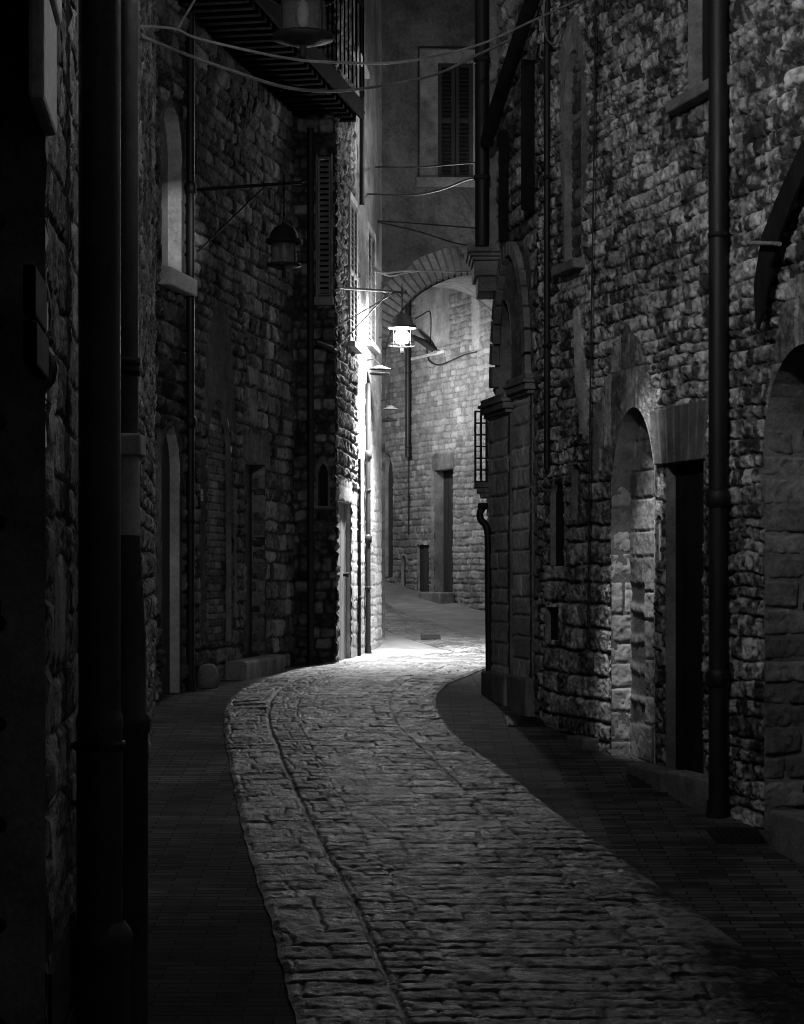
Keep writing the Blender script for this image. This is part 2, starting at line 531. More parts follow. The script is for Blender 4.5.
LE = crom([p[0] for p in pairs], 40); RE = crom([p[1] for p in pairs], 40)
mid = (LE + RE) / 2
sl = np.concatenate([[0], np.cumsum(np.hypot(*np.diff(mid, axis=0).T))])
ns = int(sl[-1] / .013); nt_ = 190
sv = np.linspace(0, sl[-1], ns)
Lx, Ly = np.interp(sv, sl, LE[:, 0]), np.interp(sv, sl, LE[:, 1])
Rx, Ry = np.interp(sv, sl, RE[:, 0]), np.interp(sv, sl, RE[:, 1])
wid = np.hypot(Rx - Lx, Ry - Ly)
T_, S_ = np.meshgrid(np.linspace(0, 1, nt_), sv)
WM = wid[:, None] * np.ones_like(T_)
D = T_ * 1.95                                  # across, in metres of a 1.95 m carriageway
B1, B2, B3 = .40, .66, 1.52                    # border band, gutter course, carriageway, border band
edge_w = .018 * fbm(S_ * 1.3, D * 0 + 3, 8, 4)
Dw = D + edge_w
hs, ts = masonry(D, S_, ch=(.09, .22), ln=(.2, .6), seed=3, jw=.018, jd=.007, amp=.006, tilt=.025, rough=.008, warp=.03, wf=5, rfreq=16, mt=.02, mott=1.0, tvar=1.45)
h1, t1 = masonry(D, S_, ch=(.10, .24), ln=(.2, .5), seed=5, jw=.016, jd=.006, amp=.008, tilt=.03, rough=.008, warp=.026, wf=5, rfreq=16, mt=.02, mott=1.0, tvar=1.45)
h2, t2 = masonry(D, S_, ch=(.07, .14), ln=(.11, .26), seed=6, jw=.016, jd=.007, amp=.009, tilt=.04, rough=.007, warp=.03, wf=5, rfreq=16, mt=.02, mott=1.0, tvar=1.45)
h3, t3 = masonry(D, S_, ch=(.09, .2), ln=(.25, .5), seed=9, jw=.016, jd=.006, amp=.009, tilt=.03, rough=.008, warp=.03, wf=5, rfreq=16, mt=.02, mott=1.0, tvar=1.45)
h = np.where(Dw < B1, h1, np.where(Dw < B2, h2, np.where(Dw < B3, hs, h3)))
t = np.where(Dw < B1, t1, np.where(Dw < B2, t2, np.where(Dw < B3, ts, t3)))
for bb, wgt, dep in ((B1, .022, .022), (B2, .010, .006), (B3, .012, .012)):
    k = np.clip(1 - np.abs(Dw - bb) / wgt, 0, 1); k = k * k * (3 - 2 * k)
    h = h - dep * k; t = t * (1 - .8 * k)
h = h + .0035 * fbm(D * 30, S_ * 30, 93, 3, .6)
t = t + .35 * fbm(D * 26, S_ * 26, 95, 3, .7)
wear = np.exp(-((D - .95) / .42) ** 2)
h = h * (1 - .3 * wear)
e = np.clip(np.minimum(D, 1.95 - D) / .03, 0, 1)
h = np.maximum(h * e * .85, -.008) + .012
XX = Lx[:, None] + (Rx - Lx)[:, None] * T_; YY = Ly[:, None] + (Ry - Ly)[:, None] * T_
jag = .012 * fbm(S_ * 5, T_ * 0, 41, 3) * (1 - e)
XX = XX + jag
crown = .012 * (1 - ((T_ - .5) * 2) ** 2)
h = h * (1 - .55 * np.clip((YY - 22) / 3, 0, 1))
t = .5 + (t - .5) * (1 - .5 * np.clip((YY - 22) / 3, 0, 1))
ZZ = zg(YY) + .008 * fbm(XX * .8, YY * .8, 3, 3) + h + crown - .004 * (1 - e)
rd = grid_mesh('road', XX, YY, ZZ, np.ones((ns - 1, nt_ - 1), bool), np.clip(t, 0, 1), M['road'], None)
rd['kind'] = 'structure'


pts = crom([(-.70, 19.9), (-.60, 20.75), (-.1, 21.45), (.42, 22.05), (.60, 22.65), (.50, 23.6), (.10, 25.6), (-.34, 28.0), (-.9, 30.5), (-1.7, 34)], 24)
wl = np.array([S2.P(max(0, u), 0, -.05)[:2] if u < S2.L else S3.P(u - S2.L, 0, -.05)[:2] for u in np.linspace(0, S2.L + S3.L - .1, len(pts))])
K_ = np.linspace(0, 1, 24)[None, :]
PX = wl[:, :1] * (1 - K_) + pts[:, :1] * K_; PY = wl[:, 1:] * (1 - K_) + pts[:, 1:] * K_
cp_ = grid_mesh('stone_paving', PX, PY, zg(PY) + .008 * fbm(PX * .8, PY * .8, 3, 3) + .006, np.ones((len(pts) - 1, 23), bool), np.full(PX.shape, .5), M['paving'], None)  # paler than the pavement: part of the lantern's light pool put into its colour
cp_['kind'] = 'structure'


rp = crom([(1.75, 23.9), (1.5, 24.6), (.95, 26.3), (.38, 28.8), (-.2, 30.9), (-1.0, 34.3), (-2.1, 38.5)], 24)
wl = np.array([BW.P(u, 0, -.08)[:2] for u in np.linspace(.3, 10.5, len(rp) - 48)]); wl = np.vstack([np.linspace((2.1, 24.5), wl[0], 48, endpoint=False), wl])
K_ = np.linspace(0, 1, 30)[None, :]
PX = wl[:, :1] * (1 - K_) + rp[:, :1] * K_; PY = wl[:, 1:] * (1 - K_) + rp[:, 1:] * K_
cp_ = grid_mesh('far_paving', PX, PY, zg(PY) + .008 * fbm(PX * .8, PY * .8, 3, 3) + .006, np.ones((len(rp) - 1, 29), bool), np.full(PX.shape, .5), M['paving'], None)
cp_['kind'] = 'structure'


def gpt(px, py, up=0.0):
    x, y = on_ground(px, py)
    return Vector((x, y, float(zg(y)) + up))


# ------------------------------------------------------------------ near left building (studded door)
def UN(px, o=0.0): return NW.uz(px, 500, o)[0]


nb = thing('stone_building', NW.P(2.8, float(zg(4.7)), 0), 'rough stone house front with a studded wooden gate at the left edge', 'building')
du0, du1 = .9, UN(42)
dpoly = rect(du0, du1, -2.2, 1.28)
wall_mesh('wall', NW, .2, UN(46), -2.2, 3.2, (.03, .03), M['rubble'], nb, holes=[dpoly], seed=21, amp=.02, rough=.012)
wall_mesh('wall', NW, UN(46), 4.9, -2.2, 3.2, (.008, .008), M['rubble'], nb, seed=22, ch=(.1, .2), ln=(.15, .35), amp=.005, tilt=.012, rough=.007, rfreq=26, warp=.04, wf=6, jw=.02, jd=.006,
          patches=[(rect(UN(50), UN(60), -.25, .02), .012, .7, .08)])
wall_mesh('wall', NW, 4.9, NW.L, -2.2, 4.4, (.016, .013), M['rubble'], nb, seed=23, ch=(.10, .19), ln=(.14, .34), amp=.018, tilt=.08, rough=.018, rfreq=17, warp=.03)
reveal(NW, dpoly, .14, 'door_reveal', M['dressed'], nb)
gate = boards(NW, du0, du1, -2.05, 1.28, -.14, 15, 'door', M['gatewood'], nb, .035)
for c in range(8):
    for r in range(12):
        u = du1 - .07 - c * .215; z = 1.05 - r * .235
        if u < du0 + .05: continue
        MB().lathe(NW.P(u, z, -.095), [(.0001, .0)], 3) if False else None
        p = NW.P(u, z, -.1); q = NW.P(u, z, -.075)
        MB().tube([p, p.lerp(q, .6), q], [.02, .017, .004], 8).build('stud', M['iron'], gate)
st = MB()
for z in (.95, -.1, -1.2): st.wbox(NW, du0 + .02, du1 - .02, z - .03, z + .03, -.104, -.094)
st.build('iron_strap', M['iron'], gate)
MB().wbox(NW, UN(28, .045), UN(62, .045), 1.30, 2.6, .0, .045).build('lintel', M['pale'], nb, .01)
MB().wbox(NW, UN(44, .035), UN(57, .035), 1.03, 1.296, .0, .035).build('jamb_block', M['pale'], nb, .01)
MB().wbox(NW, UN(52, .02), UN(80, .02), -2.0, -.97, .0, .02).wbox(NW, UN(54, .025), UN(78, .025), -1.9, -1.2, .02, .028).build('plinth', M['shade'], nb, .012)
mbx = thing('meter_box', NW.P(UN(43), .43, .05), 'small dark metal meter box beside the studded gate', 'meter box')
MB().wbox(NW, UN(37, .03), UN(49, .03), .435, .53, .0, .03).build('lower_case', M['shade_black'], mbx, .006)
MB().wbox(NW, UN(37, .03), UN(48.5, .03), .54, .65, .0, .027).build('upper_case', M['shade_black'], mbx, .006)

# ------------------------------------------------------------------ drainpipes
def pipe_on(W, px, py, z0, z1, r, off, label, cat='drainpipe', mat='pipe', collars=(), brackets=(), group=None, foot=False, name='drainpipe'):
    off = off + r; u = W.uz(px, py, off)[0]
    p0 = W.P(u, z0, off)
    t = thing(name, p0, label, cat, group)
    n = 12; pts = [W.P(u, z0 + (z1 - z0) * i / n, off) for i in range(n + 1)]
    MB().tube(pts, r, 16).build('pipe', M[mat], t)
    for z in collars:
        MB().lathe(W.P(u, z, off), [(r, -.05), (r + .012, -.045), (r + .014, 0), (r + .014, .03), (r + .006, .045), (r, .05)], 16).build('collar', M[mat], t)
    for z in brackets:
        mb = MB().lathe(W.P(u, z, off), [(r + .001, -.014), (r + .006, -.014), (r + .006, .014), (r + .001, .014)], 16)
        mb.wbox(W, u - r - .035, u - r + .004, z - .012, z + .012, off - .01, off + .01)
        mb.tube([W.P(u, z, .0 - .02), W.P(u, z, off - r)], .008, 6)
        mb.build('bracket', M['iron'], t)
    if foot:
        mb = MB().tube([W.P(u, z0 + .12, off), W.P(u, z0 + .04, off), W.P(u, z0 - .03, off + .03)], [r + .008, r + .012, r + .014], 14)
        mb.build('shoe', M['iron'], t)
    return t


# the thick near pipe, with a cast sleeve below
X5, Y5 = -.862, 5.7
t = thing('drainpipe', (X5, Y5, float(zg(Y5))), 'thick black drainpipe nearest the camera, in front of the rough stone strip', 'drainpipe', 'drainpipes on the left houses')
MB().tube([(X5, Y5, -.42 + i * .45) for i in range(9)], .060, 24).build('pipe', M['cast'], t)
MB().lathe((X5, Y5, 0), [(.06, -.40), (.066, -.425), (.068, -.44), (.0655, -.46), (.0655, -1.03)], 24).build('sleeve', M['cast'], t)
MB().lathe((X5, Y5, 0), [(.07, -1.0), (.088, -1.025), (.094, -1.04), (.094, -1.06), (.085, -1.09), (.085, -1.95)], 24).build('boot', M['cast'], t)
mb = MB().lathe((X5, Y5, -.50), [(.066, -.012), (.073, -.012), (.073, .012), (.066, .012)], 24)
mb.tube([(X5 - .13, Y5 + .02, -.50), (X5 - .06, Y5 - .02, -.50)], .009, 8)
mb.tube([(X5 + .005, Y5 - .075, -.5), (X5 + .012, Y5 - .095, -.49), (X5 + .016, Y5 - .095, -.465), (X5 + .006, Y5 - .085, -.455)], .006, 8)
mb.build('bracket', M['iron'], t)
MB().tube([(X5 - .12, Y5 + .02, -.66), (X5 - .045, Y5 - .06, -.66)], .008, 8).build('wall_pin', M['iron'], t)
# second near pipe: black above, a pale worn length in the middle, cast boot below
X7, Y7 = -.982, 7.0
t = thing('drainpipe', (X7, Y7, float(zg(Y7))), 'second near drainpipe with a pale square socket and pale worn middle length', 'drainpipe', 'drainpipes on the left houses')
MB().tube([(X7, Y7, .47 + i * .45) for i in range(9)], .060, 24).build('pipe', M['cast'], t)
MB().lathe((X7, Y7, .71), [(.060, -.03), (.066, -.03), (.066, -.006), (.061, 0), (.066, .006), (.066, .03), (.06, .03)], 24).build('collar', M['iron'], t)
MB().box((X7 + .022, Y7 - .02, .435), (.115, .15, .075)).build('socket', M['pale'], t, .008)
MB().tube([(X7 + .012, Y7, .4), (X7 + .012, Y7, .25), (X7 + .012, Y7, .121)], .052, 20).build('lower_pipe', M['pale'], t)
MB().lathe((X7 + .012, Y7, 0), [(.054, .12), (.066, -.1), (.074, -.24), (.076, -.5), (.088, -.51), (.09, -.525), (.09, -.56), (.082, -.575), (.080, -1.9)], 24).build('boot', M['cast'], t)

# ------------------------------------------------------------------ left middle building
def U1(px): return W1.uz(px, 500)[0]


def Z1(px, py): return W1.uz(px, py)[1]


lb = thing('stone_building', W1.P(2.3, float(zg(17.5)), 0), 'dark stone house with bricked up arch and doorway along the left kerb', 'building')
n_niche = arch(U1(161), U1(181), Z1(172, 272), Z1(172, 150), Z1(172, 105), 12)
n_door = arch(U1(161), U1(179), -1.6, Z1(170, 470), Z1(170, 425), 10)
n_barch = arch(U1(206), U1(231), Z1(220, 643), Z1(220, 470), Z1(220, 400), 14)
n_gate = rect(U1(244), U1(264), -1.6, Z1(254, 463))
n_slot = rect(U1(250), U1(256), Z1(253, 398), Z1(253, 384))
zone_ar = rect(U1(190), U1(270), -1.6, 6.6)
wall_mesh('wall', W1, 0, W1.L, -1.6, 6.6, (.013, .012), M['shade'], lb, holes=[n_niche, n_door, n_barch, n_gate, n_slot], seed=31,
          ch=(.11, .2), ln=(.16, .4), amp=.018, tilt=.06, rough=.016, warp=.02, rfreq=13,
          zones=[(rect(U1(190), U1(243), -.75, 4.2), dict(seed=32, ch=(.08, .15), ln=(.1, .38), amp=.016, tilt=.07, rough=.016, warp=.025)),
                 (rect(U1(152), U1(188), -1.6, 6.6), dict(seed=33, ch=(.1, .18), ln=(.12, .3), amp=.03, tilt=.14, rough=.024, warp=.03))],
          patches=[(arch(U1(161) - .09, U1(181) + .09, Z1(172, 285), Z1(172, 150), Z1(172, 98), 12), .004, .42, .004),
                   (arch(U1(161) - .06, U1(179) + .08, -1.6, Z1(170, 470), Z1(170, 418), 10), .004, .40, .004),
                   (rect(U1(153), U1(160), Z1(158, 612), Z1(158, 432)), .01, .85, .004),
                   (rect(U1(199), U1(205), Z1(202, 640), Z1(202, 450)), .008, .3, .03),
                   (rect(U1(232), U1(236), Z1(234, 620), Z1(234, 490)), .012, .8, .02),
                   (arch(U1(203), U1(235), Z1(220, 430), Z1(220, 420), Z1(220, 300), 12), .006, .28, .05),
                   (rect(U1(247), U1(258), Z1(252, 383), Z1(252, 366)), .01, .8, .03),
                   (rect(U1(248), U1(257), Z1(252, 420), Z1(252, 400)), .008, .7, .03),
                   (rect(U1(241), U1(268), Z1(252, 463), Z1(252, 432)), .012, .32, .03),
                   (rect(U1(290), U1(296), Z1(292, 375), Z1(292, 330)), .006, .6, .05)])
reveal(W1, n_niche, .11, 'niche_reveal', M['white'], lb, .004)
back(W1, n_niche, .11, 'niche_back', M['dressed'], lb)
MB().wbox(W1, U1(158), U1(186), Z1(172, 291), Z1(172, 273), -.1, .1).build('niche_sill', M['pale'], lb, .015)
reveal(W1, n_door, .08, 'doorway_reveal', M['pale'], lb, .004)
boards(W1, U1(161), U1(179), -1.1, Z1(170, 425), -.11, 4, 'door', M['wood'], lb)
reveal(W1, n_barch, .05, 'arch_reveal', M['dressed'], lb, .004)
wall_mesh('arch_infill', W1, U1(204), U1(233), Z1(220, 650), Z1(220, 395), (.012, .007), M['brick'], lb, o=-.05, seed=35, ch=(.055, .07), ln=(.2, .32), jw=.012,
          jd=.008, amp=.004, tilt=.03, rough=.005, warp=.006)
reveal(W1, n_gate, .13, 'doorway_reveal', M['dressed'], lb, .004)
jamb(W1, U1(264), -1.6, Z1(254, 463), .13, 'doorway_jamb', M['brick'], lb, seed=136, ch=(.07, .15), ln=(.4, .8), jw=.014, jd=.01, amp=.006, tilt=.02, rough=.01, warp=.01)
boards(W1, U1(244), U1(264), -1.1, Z1(254, 463), -.15, 5, 'door', M['wood'], lb)
reveal(W1, n_slot, .1, 'slot_reveal', M['dressed'], lb); back(W1, n_slot, .1, 'slot_back', M['dark'], lb)
mb = MB(); p = W1.P(U1(247), float(zg(18.6)) - .05)
mb.wbox(W1, W1.uz(246, 600, .22)[0], W1.uz(286, 600, .22)[0], -1.1, W1.uz(254, 660, .22)[1], 0.02, .22)
mb.build('doorstep', M['dressed'], lb, .03, 3)
# frontal corner strip with a shuttered window and a small arched opening
UB = lambda px: BF1.uz(px, 500)[0]
ZB = lambda py: (CY - py) / F * 19.98
n_sl = arch(UB(318), UB(328), ZB(506), ZB(476), ZB(464), 10)
n_bw = rect(UB(318), UB(331), ZB(296), ZB(158))
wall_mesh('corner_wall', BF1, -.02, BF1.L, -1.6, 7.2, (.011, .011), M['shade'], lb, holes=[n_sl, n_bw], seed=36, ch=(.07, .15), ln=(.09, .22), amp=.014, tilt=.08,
          rough=.014, warp=.03, patches=[(arch(UB(315), UB(330), ZB(509), ZB(474), ZB(456), 10), .014, .55, .006)])
reveal(BF1, n_sl, .1, 'slit_reveal', M['dressed'], lb); back(BF1, n_sl, .1, 'slit_back', M['dark'], lb)
wf = MB().wbox(BF1, UB(316), UB(318), ZB(298), ZB(155), .0, .03).wbox(BF1, UB(331), UB(333), ZB(298), ZB(155), .0, .03).wbox(BF1, UB(315), UB(334), ZB(306), ZB(298), .0, .07).build('window', M['dressed'], lb, .005)
back(BF1, n_bw, .12, 'window_back', M['dark'], wf)
louvre(BF1, UB(318.2), UB(330.8), ZB(296), ZB(158), .005, 'shutter', M['greywood'], lb, .055, .016)
# balcony floor with joists over the street
bal = MB().wbox(W1, 0.1, W1.L + .35, 4.62, 4.76, 0.03, .62).build('balcony', M['shade_black'], lb, .01)
bj = MB()
for i in range(25):
    u = .2 + i * .195
    bj.wbox(W1, u, u + .075, 4.52, 4.617, .03, .59)
bj.build('joists', M['shade_black'], bal)
MB().wbox(W1, .08, W1.L + .37, 4.55, 4.74, .623, .65).build('edge_board', M['shade_black'], bal, .006)
rl = MB()
for i in range(27):
    u = .15 + i * .19; rl.tube([W1.P(u, 4.8, .64), W1.P(u, 5.7, .64)], .009, 6)
rl.tube([W1.P(.1, 5.71, .64), W1.P(W1.L + .35, 5.71, .64)], .02, 8)
rl.build('railing', M['shade_black'], bal)

pipe_on(W1, 190.5, 400, float(zg(16.4)) - .03, 6.5, .034, .02, 'slim dark drainpipe beside the lit niche on the left house', collars=(1.2, 3.1), brackets=(.4, 2.3), foot=True, group='drainpipes on the left houses')
pipe_on(BF1, 310.5, 400, float(zg(20)) - .03, 4.4, .034, .02, 'slim dark drainpipe under the balcony at the corner of the left house', collars=(1.45,), brackets=(.3, 2.6), foot=True, group='drainpipes on the left houses')
tg = thing('number_plate', W1.P(U1(189), Z1(189, 501), .06), 'tiny pale enamel plate fixed to the slim pipe on the left', 'plate')
pu = U1(190.5)
MB().wbox(W1, pu - .03, pu + .03, Z1(189, 501), Z1(189, 489), .093, .1).build('plate', M['white'], tg, .002)
MB().wbox(W1, pu - .02, pu + .02, Z1(189, 495.5), Z1(189, 494.5), .1, .102).build('fixing_band', M['iron'], tg)


def rock(name, c, sz, mat, label, seed):
    r = np.random.default_rng(seed); n, m_ = 14, 9; vs = []; fs = []
    for i in range(m_ + 1):
        for k in range(n):
            th = math.pi * i / m_; ph = 2 * math.pi * k / n
            d = np.array([math.sin(th) * math.cos(ph), math.sin(th) * math.sin(ph), math.cos(th)])
            d = np.sign(d) * np.abs(d) ** .7
            q = d * (1 + .1 * math.sin(3 * ph + seed) * math.sin(th) + r.normal(0, .025))
            vs.append(Vector(c) + Vector((q[0] * sz[0], q[1] * sz[1], q[2] * sz[2])))
    for i in range(m_):
        for k in range(n): fs.append((i * n + k, (i + 1) * n + k, (i + 1) * n + (k + 1) % n, i * n + (k + 1) % n))
    o = MB().add(vs, fs, True).build(name, mat)
    return tag(o, label, 'stone')


q = W1.P(U1(197), 0, .1); rock('guard_stone', (q.x, q.y, float(zg(q.y)) + .06), (.09, .12, .13), M['dressed'], 'low worn guard stone at the foot of the slim pipe', 4)

# ------------------------------------------------------------------ left far building, lit by the lantern
def U2(px): return S2.uz(px, 500)[0]


def Z2(px, py): return S2.uz(px, py)[1]


fb = thing('lit_building', S2.P(1.6, float(zg(21.5)), 0), 'brightly lit house front right behind the glowing lantern, rubble and white plaster', 'building')
d_hole = rect(U2(337), U2(350), -1.4, Z2(344, 502))
w_hole = rect(U2(346.5), U2(353), Z2(350, 345), Z2(350, 205))
w2_hole = rect(U2(364.5), U2(371.5), Z2(368, 345), Z2(368, 235))
w3_hole = rect(U2(350), U2(360), Z2(355, 60), 7.3)
wall_mesh('wall', S2, 0, S2.L, -1.5, 8.0, (.012, .012), M['rubble'], fb, holes=[d_hole, w_hole, w2_hole, w3_hole], seed=41, ch=(.09, .17), ln=(.12, .3), amp=.022,
          tilt=.1, rough=.022, warp=.035, rfreq=13,
          patches=[(rect(U2(356.5), S2.L + 1, -1.5, Z2(368, 180)), .02, .95, .03), (rect(U2(353), S2.L + 1, Z2(368, 250), 8.), .02, .8, .04),
                   (rect(U2(337), U2(351), Z2(344, 502), Z2(344, 480)), .02, .9, .01),
                   (rect(U2(350), U2(356), -1.4, Z2(353, 490)), .012, .8, .02)])
reveal(S2, d_hole, .05, 'doorway_reveal', M['pale'], fb, .004)
dr = boards(S2, U2(337), U2(350), -1.3, Z2(344, 502), -.07, 6, 'door', M['greywood'], fb, .03, .004)
MB().tube([S2.P(U2(347), -.05, -.04), S2.P(U2(347), -.05, .02)], [.018, .026], 10).build('handle', M['iron'], dr)
for (a, c_, zl, zh) in ((U2(346.5), U2(353), Z2(350, 345), Z2(350, 205)), (U2(364.5), U2(371.5), Z2(368, 345), Z2(368, 235)), (U2(350), U2(360), Z2(355, 60), 7.3)):
    m_ = (a + c_) / 2
    fr = MB().wbox(S2, a - .06, a, zl, zh, .0, .05).wbox(S2, c_, c_ + .06, zl, zh, .0, .05).wbox(S2, a - .06, c_ + .06, zh, zh + .08, .0, .05).wbox(S2, a - .09, c_ + .09, zl - .06, zl, .0, .1).build('window', M['pale'], fb, .004)
    MB().add([S2.P(a, zl, -.12), S2.P(c_, zl, -.12), S2.P(c_, zh, -.12), S2.P(a, zh, -.12)], [(0, 1, 2, 3)]).build('window_back', M['dark'], fr)
    louvre(S2, a + .004, m_ - .004, zl, zh, .012, 'shutter', M['greywood'], fb, .06, .04)
    louvre(S2, m_ + .004, c_ - .004, zl, zh, .012, 'shutter', M['greywood'], fb, .06, .04)
wall_mesh('side_wall', S3, 0, S3.L, -1.5, 8., (.03, .03), M['rubble'], fb, seed=43, patches=[(rect(0, S3.L, -1.5, 8.), .01, .7, .02)])
pipe_on(S2, 368, 500, float(zg(22.4)) - .03, Z2(368, 388), .030, .03, 'grey downpipe on the white corner lit by the lantern', collars=(1.3, .35), brackets=(-.2, .9), foot=True, group='drainpipes on the left houses')
pipe_on(S2, 362, 100, Z2(362, 215), 7.9, .028, .04, 'dark upper downpipe running past the balcony end to the shutters', brackets=(5.0, 6.3), group='drainpipes on the left houses')
pipe_on(S2, 359.5, 560, float(zg(21.8)) - .03, Z2(359, 460), .016, .02, 'thin dark conduit between the lit door and the white corner', 'conduit', brackets=(-.3, .5), name='conduit')
# flat disc shades on the lit corner
for i, (px, py, o_, r_, lab) in enumerate(((365, 369, .17, .13, 'double disc shade high on the lit corner under the lantern bracket'),
                                           (378, 408, .14, .10, 'small round disc shade low on the lit corner beside the back wall'),
                                           (377, 346, .2, .07, 'tiny disc shade just below the open shutters on the lit corner'))):
    u, z = S2.uz(px, py)
    if i == 1: u = S2.L - .1
    c_ = S2.P(u, z, o_)
    t = thing('wall_lamp', S2.P(u, z, 0), lab, 'wall lamp', 'unlit disc lamps on the lit corner')
    MB().tube([S2.P(u, z + .10, .0), S2.P(u, z + .11, o_ * .6), S2.P(u, z + .05, o_)], .008, 8).build('arm', M['iron'], t)
    MB().lathe(c_, [(.001, .045), (.03, .04), (r_ * .6, .015), (r_, .0), (r_ - .008, -.006), (.02, .006), (.001, .006)], 20).build('shade', M['white'], t)
    if i == 0: MB().lathe(c_ + Vector((0, 0, -.055)), [(.001, .01), (r_ * .9, .006), (r_ * .95, -.002), (r_ * .85, -.01), (.001, -.004)], 20).build('lower_disc', M['iron'], t)
# flag pole holder
u, z = BF1.uz(333, 349)
o = MB().tube([BF1.P(UB(320), ZB(345), .25), BF1.P(UB(333), ZB(350), .10), BF1.P(UB(334.5), ZB(351), .0)], [.018, .03, .022], 10).build('flag_pole', M['iron'])
tag(o, 'short black pole stub sticking out at the shadowed corner left of the lantern', 'pole')
o = MB().tube([S2.P(S2.L - .05, Z2(379, 421), .03), S2.P(S2.L - .05, Z2(379, 419), .1), S2.P(S2.L - .03, Z2(379, 420), .22)], [.012, .03, .008], 10).build('wall_hook', M['iron'])
tag(o, 'dark pointed iron hook on the lit corner below the disc shades', 'hook')


# ------------------------------------------------------------------ lanterns
def lantern(c, R, label, arm=None, stays=(), lit=None, closed=False, glassm='glass', group='wall lanterns along the street', chain=.18, drop=0.0, pan=.93, beam=0):
    """c: centre of the glass. R: outer radius"""
    c = Vector(c); k = R / .2; kz = k * 1.3
    t = thing('street_lantern', c, label, 'lantern', group)
    MB().lathe(c, [(.001, .25 * kz), (.02 * k, .248 * kz), (.025 * k, .232 * kz), (.07 * k, .222 * kz), (.115 * k, .196 * kz), (.146 * k, .160 * kz), (.162 * k, .112 * kz), (R, .1 * kz), (R, .070 * kz), (R - .006, .070 * kz), (R - .01, .1 * kz), (.15 * k, .11 * kz), (.1 * k, .16 * kz), (.001, .2 * kz)], 24).build('cap', M['iron'], t)
    MB().lathe(c, [(.135 * k, .086 * kz), (.15 * k, -.1 * kz)], 24).build('glass_cylinder', M[glassm], t)
    MB().lathe(c, [(.001, -.108 * kz), (R * pan, -.1 * kz), (R * (pan + .02), -.118 * kz), (.13 * k, -.128 * kz), (.06 * k, -.15 * kz), (.001, -.152 * kz)] if lit is None or closed else
               [(R * .88, -.110 * kz), (R * .93, -.107 * kz), (R * .93, -.118 * kz), (R * .92, -.118 * kz), (R * .88, -.112 * kz)], 24).build('base_ring', M['iron'], t)
    for a in range(4):
        x, y = math.cos(a * math.pi / 2 + math.pi / 4), math.sin(a * math.pi / 2 + math.pi / 4)
        MB().tube([c + Vector((x * R * .86, y * R * .86, .09 * kz)), c + Vector((x * R * .86, y * R * .86, -.11 * kz))], .006 * k, 6).build('frame_bar', M['iron'], t)
    mb = MB().lathe(c, [(.001, -.19 * kz), (.018 * k, -.215 * kz), (.024 * k, -.19 * kz), (.02 * k, -.14 * kz)], 12)
    mb.build('finial', M['iron'], t)
    if lit is not None:
        MB().lathe(c, [(max(.001, .105 * k * math.sin(math.pi * q / 12)), .105 * k * math.cos(math.pi * q / 12) - .03 * k) for q in range(13)], 24).build('bulb', M[lit], t)
    else:
        MB().lathe(c, [(.001, .07 * kz), (.03 * k, .05 * kz), (.04 * k, .0), (.03 * k, -.05 * kz), (.001, -.07 * kz)], 16).build('bulb', M['dressed'], t)
    if beam:
        L = bpy.data.lights.new('reflector_beam', 'SPOT'); L.energy = beam; L.spot_size = math.radians(122); L.spot_blend = 1.0; L.shadow_soft_size = .08
        lo_ = bpy.data.objects.new('reflector_beam', L); COL.objects.link(lo_); lo_.parent = t; lo_.location = (0, 0, -.24 * kz)
    top = c + Vector((0, 0, .265 * kz)); hook = top + Vector((0, 0, chain))
    mb = MB().tube([top, hook], .007, 8)
    for i in range(3):
        z = top + Vector((0, 0, chain * (i + .5) / 3)); mb.lathe(z, [(.007, -.02), (.016, 0), (.007, .02)], 10)
    mb.build('hanger', M['iron'], t)
    if arm is not None:
        a0 = Vector(arm); a0.z = hook.z - drop; d = (hook - a0); e_ = hook + d.normalized() * .16
        mb = MB().tube([a0, a0.lerp(e_, .5), e_], .015, 10)
        mb.tube([e_, e_ + Vector((0, 0, .03))], [.02, .006], 8)
        mb.tube([hook + Vector((0, 0, -.02)), hook + Vector((0, 0, .1))], [.014, .004], 8)
        mb.build('bracket_arm', M['iron'], t)
        st_ = MB()
        for fr_, dz in stays: st_.tube([a0.lerp(hook, fr_), a0 + Vector((0, 0, dz))], .007, 6)
        if stays: st_.build('stay', M['iron'], t)
    return t


LY = 22.3
lc = at(402, 335, LY)
lantern(lc, .160, 'glowing street lantern hanging from a bracket, the only lit one in view', arm=S2.P(.06, 0, .0), stays=((.9, -.40), (.8, -.62)), lit='lamp', chain=.20, drop=.27, beam=3500.)
uu, zz = W1.uz(197, 184)
hk = W1.P(uu, zz, .0)
lantern(at(284, 252, 16.35), .15, 'unlit lantern hanging from a long arm on the dark left house', arm=hk, stays=((.8, -.52),), glassm='frost', chain=.30)
lantern(at(303, 14, 12.9), .21, 'unlit lantern cut off by the top edge above the balcony', arm=NW.P(11.0, 0, 0), glassm='frost', chain=.2)
# unseen lanterns added for their light: two round the corner, one overhead
lantern((-.62, 30.2, 2.9), .2, 'unseen lantern added round the corner to light the back wall', arm=S3.P(6.5, 0, 0), lit='lamp_corner', chain=.2)
lantern((.1, 7.3, 3.35), .2, 'unseen lantern added overhead to light the right house front', arm=NW.P(5.4, 0, 0), lit='lamp_near', closed=True, pan=.66, chain=.2)  # closed pan added to keep its light off the road
lantern((1.0, 21.8, 4.6), .2, 'unseen lantern added high round the corner to light the far left front', arm=RR.P(RR.L - .25, 0, 0), lit='lamp_high', chain=.2)

